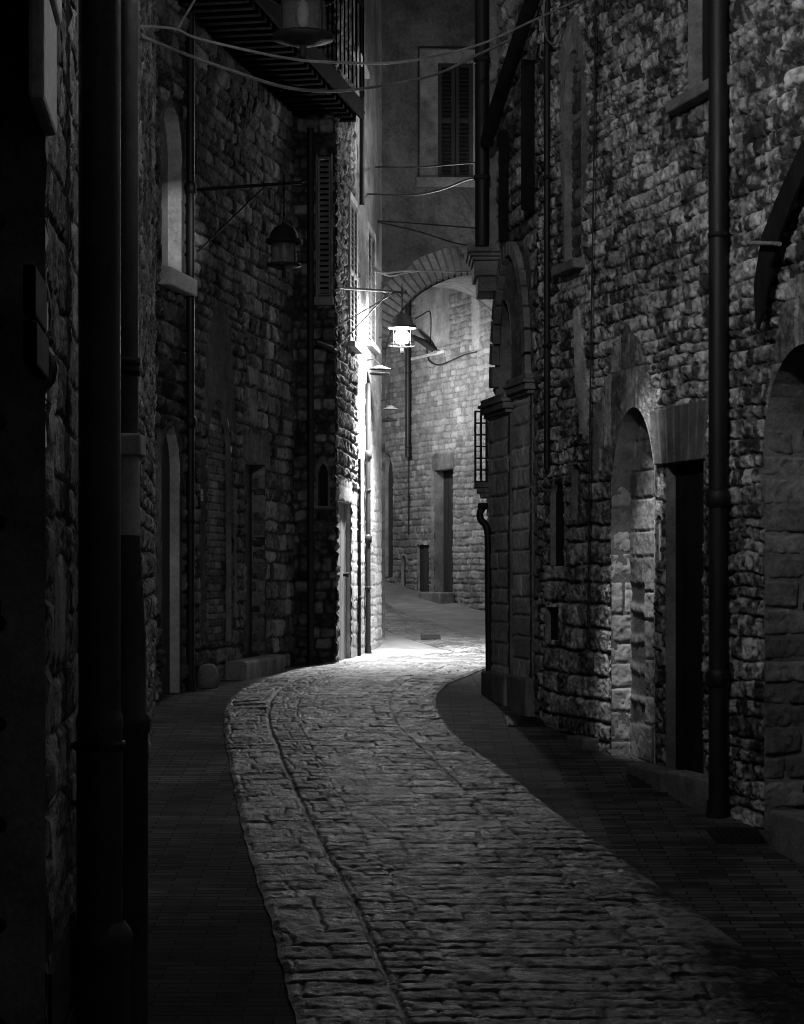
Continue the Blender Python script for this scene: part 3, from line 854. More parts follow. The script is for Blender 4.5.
def flood(p, target, watts, cone, label, wall_pt):
    p = Vector(p); d = (Vector(target) - p).normalized()
    t = thing('flood_lamp', wall_pt, label, 'flood lamp')
    MB().tube([p - d * .2, p - d * .16, p - d * .02, p + d * .0], [.03, .07, .085, .09], 16).build('housing', M['iron'], t)
    MB().tube([Vector(wall_pt), p - d * .12], .015, 8).build('arm', M['iron'], t)
    L = bpy.data.lights.new('flood_beam', 'SPOT'); L.energy = watts; L.spot_size = math.radians(cone); L.spot_blend = 1.0; L.shadow_soft_size = .05
    o = bpy.data.objects.new('flood_beam', L); COL.objects.link(o); o.parent = t
    o.location = p + d * .03 - Vector(wall_pt); o.rotation_euler = (-d).to_track_quat('Z', 'Y').to_euler()
    return t


flood((.62, 11.2, 3.85), (1.5, 12.76, .30), 1250., 13., 'unseen lamp added on a high arm to light the arched doorway of the right house', RW.P(RW.uz(716, 500)[0] + .15, 3.9, 0))  # added lamp above the frame, aimed at the bright arch jamb
flood((2.55, 8.3, 3.4), (-1.74, 16.05, 2.75), 2100., 6., 'unseen flood lamp added to light the niche of the left house', RW.P(.9, 3.4, 0))  # added lamp above the frame, put in to brighten the niche

# ------------------------------------------------------------------ building across the street with the arch
br = thing('bridge_building', BF.P(1.7, 2.7), 'plastered house front bridging the street on a brick arch', 'building')
acx, acz, ar = .95 + .75, 2.704, 1.17
def apts(r, n=36, x0=acx, z0=acz): return [(x0 - r * math.cos(math.pi * i / n), z0 + r * math.sin(math.pi * i / n)) for i in range(n + 1)]
hole = [(acx - ar, -1.5)] + apts(ar) + [(acx + ar, -1.5)]
wx0, wx1, wz0, wz1 = .468 + .75, .92 + .75, (570 - 178) / F * 26, (570 - 63) / F * 26
whole = rect(wx0, wx1, wz0, wz1)
wall_mesh('wall', BF, -.05, 3.5, -1.5, 9.0, (.025, .025), M['plaster'], br, holes=[hole, whole], seed=51,
          patches=[(rect(-1, 5, -3, 12), .0, .5, .0)])
vb = MB(); n = 44
for i in range(n):
    a0 = math.pi * i / n + .008; a1 = math.pi * (i + 1) / n - .008; r1 = 1.52 + random.uniform(-.015, .015)
    pl = [(acx - r * math.cos(a), acz + r * math.sin(a)) for r, a in ((ar, a0), (r1, a0), (r1, a1), (ar, a1))]
    vb.prism(pl, BF, -.3, .012 + random.uniform(0, .01))
vb.build('arch', M['archstone'], br, .006, 1)
c0 = np.array([.95, 26.28, acz]); c1 = np.array([.46, 29.0, 2.94]); mb = MB(); N = 20; K = 12
vs = []
for j in range(K + 1):
    f_ = j / K; cc = c0 * (1 - f_) + c1 * f_
    for i in range(N + 1):
        a = math.pi * i / N; vs.append((cc[0] - 1.172 * math.cos(a), cc[1], cc[2] + 1.172 * math.sin(a) + .01 * math.sin(i * 7 + j * 5)))
mb.add(vs, [(j * (N + 1) + i, j * (N + 1) + i + 1, (j + 1) * (N + 1) + i + 1, (j + 1) * (N + 1) + i) for j in range(K) for i in range(N)], True).build('vault', M['dressed'], br)
# wall of the far side of the vault
mb = MB(); far = [(c1[0] - 1.172 * math.cos(math.pi * i / N), c1[2] + 1.172 * math.sin(math.pi * i / N)) for i in range(N + 1)]
mb.add([(x, 29.0, z) for x, z in far] + [(x, 29.0, 9.0) for x, z in far], [(i, i + 1, N + 2 + i, N + 1 + i) for i in range(N)]).build('rear_wall', M['plaster'], br)
# window
sx = 420; su0 = (sx - CX) / F * 26 + .75; su1 = 1.95
fr = MB().wbox(BF, su0, wx0, wz0 - .0, wz1 + .17, .0, .02).wbox(BF, wx1, su1, wz0, wz1 + .17, .0, .02).wbox(BF, wx0, wx1, wz1, wz1 + .17, .0, .021).wbox(BF, su0 - .05, su1 + .05, wz0 - .13, wz0, .0, .07).build('window', M['dressed'], br, .006)
MB().add([BF.P(u, z, -.16) for u, z in whole], [(0, 1, 2, 3)]).build('window_back', M['dark'], fr)
reveal(BF, whole + [whole[0]], .16, 'window_reveal', M['dressed'], fr)
wm = (wx0 + wx1) / 2
for a, c_ in ((wx0, wm - .004), (wm + .004, wx1)): louvre(BF, a, c_, wz0, wz1, -.06, 'shutter', M['wood'], br, .055, .05)
tr = MB()
for a, c_, zl, zh in ((su0 - .03, su0 - .01, wz0 - .13, wz1 + .21), (su0 - .01, su1, wz1 + .19, wz1 + .21)): tr.wbox(BF, a, c_, zl, zh, .0, .014)
tr.build('window_trim', M['iron'], fr)

# ------------------------------------------------------------------ back building seen through the arch
def UK(px): return BW.uz(px, 500)[0]


def ZK_(px, py): return BW.uz(px, py)[1]


bb = thing('back_building', BW.P(3.5, float(zg(31.5)), 0), 'pale coursed stone house at the bend seen through the arch', 'building')
h_arch = arch(UK(393.5), UK(382), ZK_(387, 577), ZK_(387, 480), ZK_(387, 453), 12)
h_sm = arch(UK(406.5), UK(401.5), -1, ZK_(404, 565), ZK_(404, 555), 8)
h_d1 = rect(UK(429.5), UK(418), -1.2, ZK_(424, 545))
h_d2 = rect(UK(453.5), UK(435), ZK_(444, 592), ZK_(444, 470))
wall_mesh('wall', BW, 0, 7.5, -1.4, 5.6, (.018, .016), M['ashlar'], bb, holes=[h_arch, h_sm, h_d1, h_d2], seed=61, ch=(.07, .125), ln=(.1, .36), amp=.010, jw=.018, jd=.013,
          tilt=.04, rough=.012, warp=.024, tvar=.45, mott=.35, mt=.2,
          patches=[(rect(UK(450), UK(416), ZK_(434, 345), ZK_(434, 240)), .012, .75, .04), (rect(UK(434.5), UK(431.5), ZK_(433, 592), ZK_(433, 468)), .012, .5, .01),
                   (rect(UK(455), UK(433), ZK_(444, 470), ZK_(444, 453)), .014, .22, .02), (rect(UK(480), UK(472), ZK_(476, 345), ZK_(476, 240)), .012, .75, .03)])
wall_mesh('wall', BW, 7.5, BW.L, -1.2, 5.6, (.05, .05), M['ashlar'], bb, seed=62)
for hp, dp, nm in ((h_arch, .12, 'arched_doorway'), (h_sm, .05, 'small_arch'), (h_d1, .03, 'low_doorway'), (h_d2, .15, 'tall_doorway')):
    rv = reveal(BW, hp, dp, nm, M['dressed'], bb)
    us = [p_[0] for p_ in hp]; zs = [p_[1] for p_ in hp]
    boards(BW, min(us), max(us), min(zs), max(zs), -dp - .03, 4, 'door', M['wood'], rv)
MB().wbox(BW, UK(456), UK(434), -1., ZK_(444, 592), .02, .28).build('doorstep', M['dressed'], bb, .02)
pipe_on(BW, 408, 400, ZK_(408, 458), 5.4, .045, .03, 'dark downpipe on the back wall ending halfway down, behind the lantern', brackets=(2.0, 3.2))
pipe_on(BW, 408.5, 500, ZK_(408, 535), ZK_(408, 460), .012, .02, 'thin conduit below the stub of downpipe on the back wall', 'conduit', brackets=(1.2,), name='conduit')
u, z = BW.uz(437, 350); t = thing('flood_lamp', BW.P(u, z, 0), 'small wall flood lamp on the back wall beside a trailing cable', 'wall lamp')
u0, z0 = BW.uz(425, 337)
MB().tube([BW.P(u, z - .02, .02), BW.P((u + u0) / 2 - .05, z + .12, .12), BW.P(u0, z0, .22)], [.05, .055, .03], 10).build('housing', M['iron'], t)
MB().tube([BW.P(u0, z0, .22), BW.P(u0 + .06, z0, .26)], [.04, .02], 10).build('lens', M['frost'], t)
MB().wbox(BW, u - .12, u + .08, z - .06, z - .02, .0, .07).build('wall_plate', M['dressed'], t)
MB().wbox(BW, UK(447), UK(414), ZK_(430, 357), ZK_(430, 354), .0, .06, 0).build('ledge', M['pale'], bb, .005)


def cable(pts, r, label, mat='cable', name='overhead_cable', cat='cable', group=None):
    P = crom([tuple(p) for p in pts], 10)
    o = MB().tube([Vector(p) for p in P], r, 6).build(name, M[mat])
    return tag(o, label, cat, group)


def kpts(W, lst, o=.02): return [W.P(*W.uz(x, y), o) for x, y in lst]


cable(kpts(BW, [(428, 343), (429, 355), (432, 362), (441, 365), (452, 361), (466, 355), (478, 352)], .03), .011, 'sagging dark cable looped under the flood lamp on the back wall')
cable(kpts(BW, [(416, 319), (423, 315), (431, 312), (432, 330), (431, 346)], .02), .009, 'thin cable bent down to the flood lamp on the back wall')

# ------------------------------------------------------------------ right building
def UR(px, o=0.0): return RW.uz(px, 500, o)[0]


def ZR(px, py): return RW.uz(px, py)[1]


rb = thing('stone_building', RW.P(UR(680), float(zg(12)), 0), 'tall rough stone house on the right with arched doorway and plank lintel door', 'building')
r_arch = arch(UR(657), UR(613), -1.6, ZR(635, 505), ZR(635, 407), 18)
r_door = rect(UR(706), UR(668), -1.6, ZR(687, 460))
r_arch2 = arch(UR(846), UR(767), -1.7, ZR(800, 440), ZR(800, 345), 18)
r_win = rect(UR(730), UR(690), ZR(700, 92), 4.6)
r_slit = arch(UR(566), UR(552), ZR(559, 566), ZR(559, 498), ZR(559, 480), 10)
r_slit2 = arch(UR(583), UR(573), ZR(578, 520), ZR(578, 478), ZR(578, 464), 10)
r_low = rect(UR(560), UR(547), ZR(553, 640), ZR(553, 607))
r_blind = arch(UR(583), UR(566), ZR(574, 262), ZR(574, 90), ZR(574, 50), 10)
r_slot = arch(UR(663), UR(658), ZR(660, 560), ZR(660, 520), ZR(660, 515), 6)
pts_pl = [(600, 765), (600, 560), (596, 470), (603, 400), (613, 350), (627, 322), (641, 340), (652, 375), (661, 420), (664, 470), (663, 520), (657, 520), (656, 765)]
pl_arch = [RW.uz(x, y) for x, y in pts_pl]
pl_drip = [RW.uz(x, y) for x, y in ((575, 310), (580, 305), (584, 330), (590, 380), (591, 410), (587, 445), (581, 425), (577, 390))]
pl_a2 = [RW.uz(x, y) for x, y in ((762, 520), (764, 440), (772, 370), (782, 310), (790, 280), (840, 250), (850, 520))]
pl_blind = [RW.uz(x, y) for x, y in ((560, 60), (568, 20), (574, 10), (583, 30), (588, 60), (590, 150), (588, 195), (583, 200), (583, 262), (565, 262), (562, 150))]
zone_br = [RW.uz(x, y) for x, y in ((560, 262), (590, 262), (586, 330), (580, 440), (562, 440))]
zone_j = [RW.uz(x, y) for x, y in ((663, 462), (663, 800), (669, 800), (669, 462))]
zone_w = [RW.uz(x, y) for x, y in ((684, -80), (684, 100), (712, 80), (712, -100))]
zone_low = [RW.uz(x, y) for x, y in ((545, 480), (545, 800), (614, 800), (614, 470))]
zone_q = [RW.uz(x, y) for x, y in ((765, 470), (767, 860), (880, 980), (880, 470))]
wall_mesh('wall', RW, UR(850), RW.L, -1.75, 4.9, (.0105, .0095), M['rough'], rb,
          holes=[r_arch, r_door, r_arch2, r_win, r_slit, r_slit2, r_low, r_blind, r_slot], seed=71, ch=(.055, .12), ln=(.055, .22), jw=.013, jd=.018, amp=.013, tilt=.09, mott=1.2, tvar=1.1,
          rough=.017, warp=.035, wf=3.6, rfreq=34,
          zones=[(zone_w, dict(seed=72, ch=(.055, .07), ln=(.2, .3), jw=.012, jd=.01, amp=.004, rough=.005, warp=.004, tilt=.02)),
                 (zone_br, dict(seed=73, ch=(.06, .075), ln=(.25, .4), jw=.014, jd=.012, amp=.006, rough=.006, warp=.006, tilt=.03)),
                 (zone_j, dict(seed=74, ch=(.08, .13), ln=(.3, .5), jw=.018, jd=.014, amp=.006, rough=.010, warp=.012, tilt=.03)),
                 (pl_arch, dict(seed=91, ch=(.30, .55), ln=(.045, .13), jw=.007, jd=.006, amp=.007, tilt=.01, rough=.008, warp=.014, tvar=.7, mott=.7, mt=.05)),
                 (pl_a2, dict(seed=92, ch=(.30, .55), ln=(.05, .15), jw=.008, jd=.006, amp=.007, tilt=.01, rough=.008, warp=.014, tvar=.7, mott=.7, mt=.05)),
                 (zone_low, dict(seed=75, ch=(.10, .17), ln=(.16, .4), jw=.025, jd=.016, amp=.012, rough=.016, warp=.02, tilt=.05, tvar=.8)),
                 (zone_q, dict(seed=76, ch=(.10, .18), ln=(.35, .6), jw=.02, jd=.014, amp=.006, rough=.010, warp=.010, tilt=.02, tvar=.6))],
          patches=[(pl_drip, .02, .92, .015), (pl_blind, .012, .45, .03),
                   ([RW.uz(x, y) for x, y in ((594, 410), (604, 400), (600, 470), (590, 480))], .01, .4, .03),
                   ([RW.uz(x, y) for x, y in ((660, 408), (708, 402), (708, 464), (660, 464))], .0, .35, .005)])
wall_mesh('wall', RW, 0, UR(850), -2.0, 4.9, (.03, .03), M['rough'], rb, seed=78, ch=(.1, .17), ln=(.14, .4), jw=.03, jd=.02, amp=.022, tilt=.12, rough=.03, warp=.03)
# arched doorway, walled up in blocks
reveal(RW, r_arch, .14, 'arch_reveal', M['dressed'], rb, .012)
jamb(RW, UR(613), -1.6, ZR(635, 470), .14, 'arch_jamb', M['jamb'], rb, seed=171, ch=(.12, .26), ln=(.5, .9), jw=.016, jd=.008, amp=.006, tilt=.02, rough=.012, warp=.012, tvar=.6)
sq = []
for k in range(5):
    y0 = 583 + k * 30; sq.append((rect(UR(645, -.125), UR(631, -.125), RW.uz(637, y0 + 21, -.125)[1], RW.uz(637, y0, -.125)[1]), -.008, .0, .03))
wall_mesh('arch_infill', RW, UR(659), UR(611), -1.6, ZR(635, 400), (.010, .010), M['ashlar'], rb, o=-.125, seed=77, ch=(.17, .26), ln=(.5, .9), jw=.014, jd=.008, amp=.006,
          tilt=.01, rough=.008, warp=.008, tvar=.5, patches=sq)
mb = MB().wbox(RW, UR(659), UR(652.5), -1.5, ZR(655, 520), -.12, -.005).build('door_post', M['pale'], rb, .01)
# lintel door
reveal(RW, r_door, .06, 'doorway_reveal', M['dressed'], rb, .015)
ld = boards(RW, UR(706), UR(668), -1.5, ZR(687, 460), -.09, 6, 'door', M['tarwood'], rb, .04, .012)
mb = MB(); n = 7; a0, a1 = UR(708), UR(659); za, zb_ = ZR(684, 462), ZR(684, 405)
for i in range(n):
    w_ = (a1 - a0) / n; lean = (i - (n - 1) / 2) * .018
    mb.hexa([RW.P(a0 + i * w_ + .004, za, -.15), RW.P(a0 + (i + 1) * w_ - .004, za, -.15), RW.P(a0 + (i + 1) * w_ - .004, za, .035), RW.P(a0 + i * w_ + .004, za, .035),
             RW.P(a0 + i * w_ + .004 + lean, zb_ + random.uniform(-.03, .02), -.15), RW.P(a0 + (i + 1) * w_ - .004 + lean, zb_, -.15), RW.P(a0 + (i + 1) * w_ - .004 + lean, zb_, .035 + random.uniform(0, .01)), RW.P(a0 + i * w_ + .004 + lean, zb_, .035)])
mb.build('lintel', M['dressed'], rb, .008)
# second arch at the frame edge with barred gate
reveal(RW, r_arch2, .24, 'arch_reveal', M['dressed'], rb, .015)
jamb(RW, UR(767), -1.7, ZR(800, 425), .24, 'arch_jamb', M['ashlar'], rb, seed=172, ch=(.09, .16), ln=(.5, .9), jw=.02, jd=.014, amp=.008, tilt=.02, rough=.012, warp=.014, tvar=.5)
back(RW, r_arch2, .24, 'arch_back', M['dark'], rb)
mb = MB()
for i in range(9):
    u = UR(840) + (UR(774) - UR(840)) * i / 8; mb.tube([RW.P(u, -1.45, -.20), RW.P(u, ZR(800, 352), -.20)], .011, 8)
for z in (-1.2, -.2, .75): mb.wbox(RW, UR(846), UR(772), z - .02, z + .02, -.215, -.185)
mb.build('gate', M['iron'], rb)
# windows and slits
for hp, dp, nm, mt in ((r_win, .08, 'window', 'dressed'), (r_slit, .03, 'slit_window', 'dressed'), (r_slit2, .05, 'blind_window', 'dressed'), (r_low, .03, 'vent_opening', 'dressed'), (r_slot, .03, 'wall_slot', 'dressed'), (r_blind, .06, 'blind_window', 'dressed')):
    rv = reveal(RW, hp, dp, nm, M[mt], rb, .012)
    if nm == 'blind_window':
        us = [p_[0] for p_ in hp]; zs = [p_[1] for p_ in hp]
        wall_mesh('infill', RW, min(us) - .02, max(us) + .02, min(zs), max(zs) + .02, (.012, .010), M['brick'], rv, o=-dp + .01, seed=79, ch=(.06, .075), ln=(.2, .35), jw=.014, jd=.01, amp=.005, tilt=.03, rough=.008, warp=.01)
    else:
        back(RW, hp, dp, 'back', M['dark'], rv)
MB().wbox(RW, UR(735), UR(680), ZR(700, 104), ZR(700, 92), -.1, .1).build('window_sill', M['dressed'], rb, .012)
MB().wbox(RW, UR(586), UR(563), ZR(574, 273), ZR(574, 263), -.08, .09).build('window_sill', M['dressed'], rb, .012)
# doorsteps
for a, c_, py, w_ in ((586, 569, 737, .10), (664, 628, 767, .14), (711, 670, 775, .12), (850, 772, 820, .15)):
    z1_ = RW.uz((a + c_) / 2, py, w_)[1]
    MB().wbox(RW, UR(a, w_), UR(c_, w_), -1.8, z1_, .0, w_ + .02).build('doorstep', M['dressed'], rb, .018, 3)
# shutters standing half open
def leaf(W, px, zl, zh, w_, ang, label=None):
    u = W.uz(px, 300)[0]; mb = MB(); ca, sa = math.cos(ang), math.sin(ang)
    def pt(a, b_, z): return W.P(u + a * ca - b_ * sa, z, .05 + a * sa + b_ * ca)
    mb.hexa([pt(0, 0, zl), pt(w_, 0, zl), pt(w_, .035, zl), pt(0, .035, zl), pt(0, 0, zh), pt(w_, 0, zh), pt(w_, .035, zh), pt(0, .035, zh)])
    for z in (zl + .2, zh - .2): mb.hexa([pt(.02, .036, z - .04), pt(w_ - .02, .036, z - .04), pt(w_ - .02, .055, z - .04), pt(.02, .055, z - .04), pt(.02, .036, z + .04), pt(w_ - .02, .036, z + .04), pt(w_ - .02, .055, z + .04), pt(.02, .055, z + .04)])
    return mb


aw = MB().prism([RW.uz(x, y, .1) for x, y in ((803, 140), (790, 168), (776, 200), (762, 236), (754, 285), (757, 330), (763, 312), (770, 266), (779, 238), (791, 206), (803, 176))], RW, .085, .105).build('folded_awning', M['tarwood'], rb, .004)
MB().tube([RW.P(*RW.uz(752, 243, .14), .14), RW.P(*RW.uz(780, 244, .14), .14)], .012, 8).build('awning_rod', M['dressed'], aw)
leaf(RW, 538, ZR(538, 212), ZR(538, 62), .10, math.radians(110)).build('shutter', M['tarwood'], rb, .004)
pipe_on(RW, 718, 500, float(zg(11.5)) - .04, 4.8, .054, .035, 'black drainpipe down the right house between the plank door and the edge arch', collars=(ZR(717, 500), ZR(717, 676)), brackets=(ZR(717, 242), -.6), foot=True, group='drainpipes on the right houses')
pipe_on(RW, 547, 300, ZR(547, 470), 4.8, .022, .03, 'thin dark pipe where the right houses meet', brackets=(2.8, 1.6), group='drainpipes on the right houses')
cable(kpts(RW, [(606, -20), (605, 120), (603, 250), (601, 380), (600, 470), (598, 640)], .075), .006, 'thin black cable running straight down the right house front', name='wall_cable')
cable(kpts(RW, [(572, 30), (566, 45), (558, 40), (554, 20), (556, -10)], .08), .010, 'looped pale cable end high on the right house front', 'cablegrey', name='wall_cable')

# ------------------------------------------------------------------ right corner building
def UC(px): return RC.uz(px, 500)[0]


def ZC(px, py): return RC.uz(px, py)[1]


cb = thing('corner_building', RC.P(.6, float(zg(15.3)), 0), 'corner house with twin pilasters and an arched panel on the right', 'building')
c_lun = arch(UC(513), UC(498), ZC(505, 405), ZC(505, 345), ZC(505, 300), 14)
wall_mesh('wall', RC, 0, RC.L, -1.5, 5.2, (.010, .010), M['rough'], cb, holes=[c_lun], seed=81, ch=(.10, .18), ln=(.14, .36), jw=.03, jd=.02, amp=.018, tilt=.08, rough=.018, warp=.025,
          zones=[(rect(0, RC.L, -1.5, ZC(505, 410)), dict(seed=82, ch=(.11, .17), ln=(.3, .5), jw=.02, jd=.014, amp=.008, tilt=.02, rough=.01, warp=.01, tvar=.6))],
          patches=[(arch(UC(534), UC(495), ZC(512, 410), ZC(512, 300), ZC(512, 245), 16), .01, .28, .01)])
reveal(RC, c_lun, .16, 'lunette_reveal', M['dressed'], cb, .02)
back(RC, c_lun, .16, 'lunette_back', M['brick'], cb)
ab = MB(); n = 18
for i in range(n):
    a0 = math.pi * i / n; a1 = math.pi * (i + 1) / n - .02
    cu = (UC(533) + UC(496)) / 2; ru = (UC(496) - UC(533)) / 2; zs = ZC(512, 385); rz = ZC(512, 243) - zs
    pl = [(cu - s_ * ru * math.cos(a), zs + (rz - (1 - s_) * ru) * math.sin(a)) for s_, a in ((.82, a0), (1.0, a0), (1.0, a1), (.82, a1))]
    ab.prism(pl, RC, .0, .06)
ab.build('arch_band', M['dressed'], cb, .006)
for a, c_, pyc, w_ in ((516, 494, 404, .055), (535, 517, 385, .03)):
    mk = dict(seed=int(a), ch=(.12, .19), ln=(.5, .9), jw=.018, jd=.010, amp=.006, tilt=.015, rough=.008, warp=.008, tvar=.6)
    zt = ZC((a + c_) / 2, pyc + 12); pu0, pu1 = UC(a) + .01, UC(c_) - .01
    wall_mesh('pilaster', RC, pu0, pu1, -1.5, zt, (.012, .010), M['pilaster'], cb, o=w_, **mk)
    pil = cb.children[-1]
    pil_o = [c for c in bpy.data.objects if c.name.startswith('pilaster')][-1]
    MB().wbox(RC, pu0 + .004, pu1 - .004, -1.5, zt, .0, w_ - .012).build('core', M['dressed'], pil_o)
    cp = MB(); zc_ = zt
    for dz_, ov in ((.03, .02), (.05, .045), (.03, .06), (.04, .04)):
        cp.wbox(RC, pu0 - ov, pu1 + ov, zc_ + .002, zc_ + dz_, .0, w_ + ov + .01); zc_ += dz_
    cp.build('capital', M['dressed'], cb, .006)
    MB().wbox(RC, pu0 - .03, pu1 + .03, -1.5, float(zg(15.3)) + .24, .0, w_ + .05).build('pilaster_base', M['dressed'], cb, .02)
wall_mesh('side_wall', RR, 0, RR.L, -1.5, 5.2, (.03, .03), M['rough'], cb, seed=85)
# corbel at the corner carrying the upper storey
cc_ = RC.P(RC.L, 0, 0); zt = (570 - 250) / F * 15.9
co = MB(); z_ = zt - .36
for dz_, ov in ((.12, .00), (.12, .03), (.03, .05), (.03, .07), (.07, .09)):
    co.box((cc_.x - .05 - ov * .5, cc_.y + .02 - ov * .2, z_ + dz_ / 2), (.22 + ov, .5 + ov, dz_ - .003)); z_ += dz_
co.build('corbel', M['dressed'], cb, .01)
MB().box((cc_.x + .00, cc_.y + .12, (z_ + 5.2) / 2), (.20, .4, 5.2 - z_)).build('upper_corner', M['dressed'], cb, .01)
# barred window cage standing out from the corner, on a moulded shelf
gx, gy = (481 - CX) / F * 16, 16.0
gz0, gz1 = (570 - 482) / F * 16, (570 - 412) / F * 16
cg = MB()
for i in range(3):
    for j in range(2): cg.tube([(gx - .045 + i * .045, gy - .06 + j * .16, gz0), (gx - .045 + i * .045, gy - .06 + j * .16, gz1)], .007, 6)
for k in range(7):
    z_ = gz0 + (gz1 - gz0) * k / 6
    cg.box((gx, gy - .06, z_), (.11, .012, .012)).box((gx - .047, gy + .02, z_), (.012, .17, .012))
grl = thing('window_grille', (gx, gy, gz0), 'black iron window cage projecting at the right corner', 'grille'); cg.build('bars', M['iron'], grl)
sh = MB()
z_ = gz0 - .13
for dz_, ov in ((.04, .0), (.04, .025), (.045, .05)):
    sh.box((gx + .045 - ov * .5, gy + .03, z_ + dz_ / 2), (.10 + ov, .22 + ov, dz_ - .002)); z_ += dz_
sh.build('cage_shelf', M['dressed'], cb, .008)
px_ = [(483, 507), (480, 513), (481, 520), (486, 526), (488, 540), (488.5, 600), (489, 660), (489, 688)]
t = thing('drainpipe', at(489, 688, 15.85), 'slim downpipe with a curled top on the right corner edge', 'drainpipe', 'drainpipes on the right houses')
MB().tube([Vector(p) for p in crom([tuple(at(x, y, 15.85)) for x, y in px_], 6)], .028, 12).build('pipe', M['pipe'], t)
MB().lathe(at(483, 507, 15.85), [(.028, -.02), (.045, .0), (.04, .03), (.001, .035)], 12).build('outlet_cap', M['iron'], t)
t = thing('drainpipe', at(481, 248, 15.6), 'thick dark vertical downpipe above the corner corbel', 'drainpipe', 'drainpipes on the right houses')
MB().tube([at(482, y, 15.6) for y in (246, 150, 60, -40)], .055, 14).build('pipe', M['pipe'], t)
for y in (178, 60): MB().lathe(at(482, y, 15.6), [(.056, -.02), (.066, -.02), (.066, .02), (.056, .02)], 14).build('collar', M['iron'], t)
t = thing('gutter_pipe', at(489, 130, 15.3), 'slanting dark gutter pipe at the top of the right corner house', 'gutter pipe')
MB().tube([at(487, 143, 15.45), at(492, 122, 15.3), at(508, 72, 14.9), at(532, 0, 14.3), at(548, -50, 13.9)], .055, 14).build('pipe', M['pipe'], t)
MB().tube([at(494, 140, 15.4), at(499, 118, 15.3), at(514, 72, 14.95), at(537, 0, 14.35)], .012, 8).build('edge_strip', M['dressed'], t)
leaf(RC, 513, ZC(513, 242), ZC(513, 132), .07, math.radians(100)).build('shutter', M['tarwood'], cb, .004)

# ------------------------------------------------------------------ cables over the street
g_ = 'cables strung across the street'
def span(lst, z0, z1):
    n = len(lst) - 1
    return [at(x, y, z0 + (z1 - z0) * (x - lst[0][0]) / (lst[-1][0] - lst[0][0])) for x, y in lst]


cable(span([(139, 26), (175, 29), (200, 39), (280, 57), (330, 62), (400, 62), (475, 46), (530, 22), (580, -1)], 12., 13.6), .009, 'upper of the two long cables sagging across the top', 'cablegrey', group=g_)
cable(span([(139, 35), (180, 52), (230, 70), (290, 88), (350, 90), (430, 76), (475, 56), (522, 34)], 12., 14.8), .011, 'lower of the two long cables, pale where it sags lowest', 'cablegrey', group=g_)
cable(span([(376, 167), (420, 167), (470, 163), (486, 166)], 23.1, 17.), .010, 'straight cable crossing below the shuttered window', group=g_)
cable(span([(368, 194), (410, 195), (440, 190), (470, 179), (487, 180)], 22.9, 16.5), .010, 'cable curving up to the right corner under the window', group=g_)
cable(span([(378, 221), (410, 223), (475, 228)], 23.1, 25.8), .010, 'fine cable above the arch running level', group=g_)
cable(span([(378, 222), (420, 232), (455, 243), (476, 246)], 23.1, 25.8), .010, 'fine cable drooping onto the crown of the arch', group=g_)
cable(span([(374, 268), (385, 273), (410, 271), (468, 272)], 23.0, 25.7), .012, 'pale lit cable across the arch face', 'cablegrey', group=g_)
cable(span([(374, 270), (390, 276), (405, 273), (420, 271)], 23.0, 24.), .009, 'second pale cable drooping beside the lit corner', 'cablegrey', group=g_)
cable([at(175, 30, 12.3), at(184, 18, 12.2), at(197, -4, 12.1)], .008, 'short branch cable rising off the long cables', 'cablegrey')

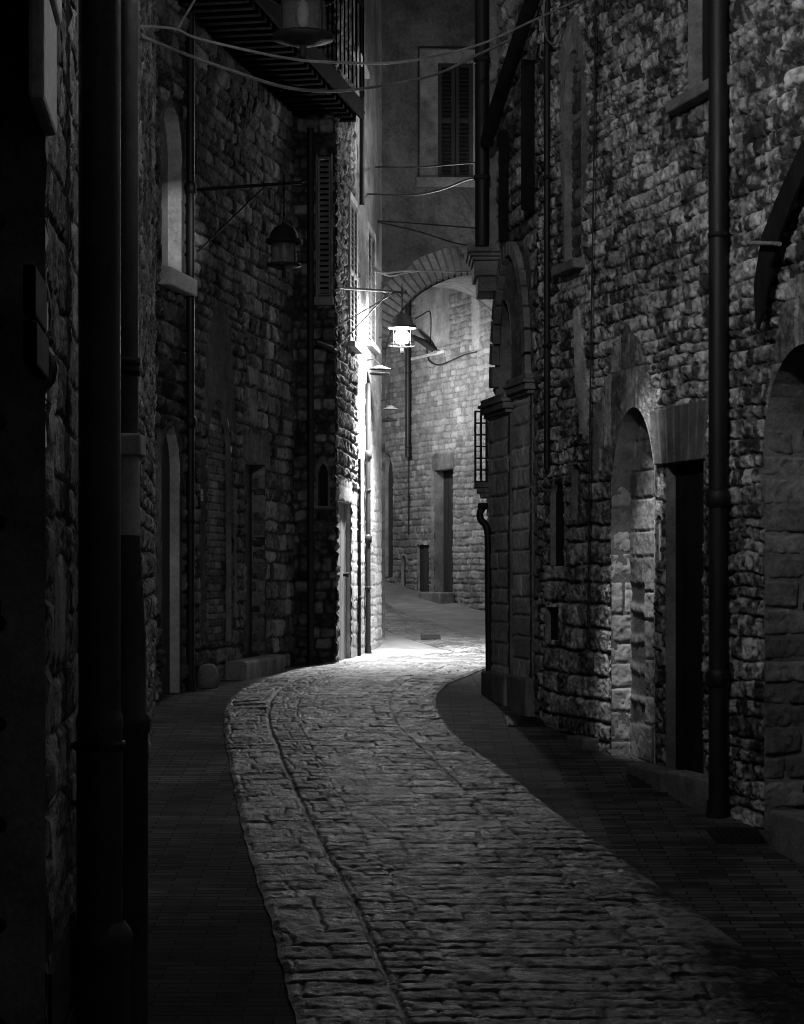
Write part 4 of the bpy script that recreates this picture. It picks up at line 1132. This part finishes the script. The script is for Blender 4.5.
# ------------------------------------------------------------------ covers in the pavement
def cover(px0, px1, py, dep, label, bars=True):
    a = on_ground(px0, py); c_ = on_ground(px1, py); y = a[1]
    t = thing('drain_cover', ((a[0] + c_[0]) / 2, y, float(zg(y))), label, 'drain cover')
    w_ = c_[0] - a[0]; z = float(zg(y)); sl_ = float(zg(y + dep) - zg(y)) / dep
    mb = MB()
    def slab(x0, x1, y0, y1, h0, h1):
        q = [(x0, y0), (x1, y0), (x1, y1), (x0, y1)]
        mb.hexa([(x, yy_, z + sl_ * (yy_ - y) + h0) for x, yy_ in q] + [(x, yy_, z + sl_ * (yy_ - y) + h1) for x, yy_ in q])
    up = .030 if not bars else .012
    slab(a[0], c_[0], y, y + dep, -.02, up)
    mb.build('frame', M['iron'], t, .004); mb = MB()
    n = 8
    for i in range(n):
        x = a[0] + w_ * (i + .5) / n; slab(x - w_ * .03, x + w_ * .03, y + .03, y + dep - .03, up + .001, up + .007)
    mb.build('grating', M['iron'], t)


cover(632, 676, 788, .34, 'dark drain cover on the right pavement before the arched doorway')
cover(716, 768, 844, .34, 'dark drain cover on the right pavement near the frame edge')
cover(508, 546, 727, .4, 'dark drain cover on the right pavement by the pilasters')
cover(421, 441, 641, .8, 'dark cover in the lit road at the bend', False)

# ------------------------------------------------------------------ night sky, moonlight, camera
w = bpy.data.worlds.new('World'); scn.world = w; w.use_nodes = True
nt = w.node_tree; nt.nodes.clear()
sky = nt.nodes.new('ShaderNodeTexSky'); sky.sky_type = 'NISHITA'; sky.sun_disc = False
SE, SA = math.radians(38), math.radians(222)
sky.sun_elevation = SE; sky.sun_rotation = SA
bwn = nt.nodes.new('ShaderNodeRGBToBW'); bg = nt.nodes.new('ShaderNodeBackground'); ow = nt.nodes.new('ShaderNodeOutputWorld')
nt.links.new(sky.outputs[0], bwn.inputs[0]); nt.links.new(bwn.outputs[0], bg.inputs[0]); nt.links.new(bg.outputs[0], ow.inputs[0])
bg.inputs[1].default_value = .013
sd = bpy.data.lights.new('Moon', 'SUN'); sd.energy = .1; sd.angle = math.radians(6); sd.color = (1, 1, 1)
so = bpy.data.objects.new('Moon', sd); COL.objects.link(so)
dv = Vector((math.sin(SA) * math.cos(SE), math.cos(SA) * math.cos(SE), math.sin(SE)))
so.rotation_euler = dv.to_track_quat('Z', 'Y').to_euler()

cam = bpy.data.cameras.new('Camera'); co_ = bpy.data.objects.new('Camera', cam); COL.objects.link(co_)
co_.location = (0, 0, 0); co_.rotation_euler = (math.radians(90), 0, 0)
cam.sensor_fit = 'VERTICAL'; cam.sensor_height = 24.0; cam.lens = F / 1024 * 24.0
cam.shift_y = (CY - 512) / 1024; cam.clip_start = .05; cam.clip_end = 500
scn.camera = co_
scn.view_settings.view_transform = 'Standard'; scn.view_settings.look = 'None'; scn.view_settings.exposure = 0
scn.cycles.use_denoising = True
scn.cycles.filter_width = 1.0
scn.cycles.max_bounces = 5; scn.cycles.sample_clamp_indirect = 4.0
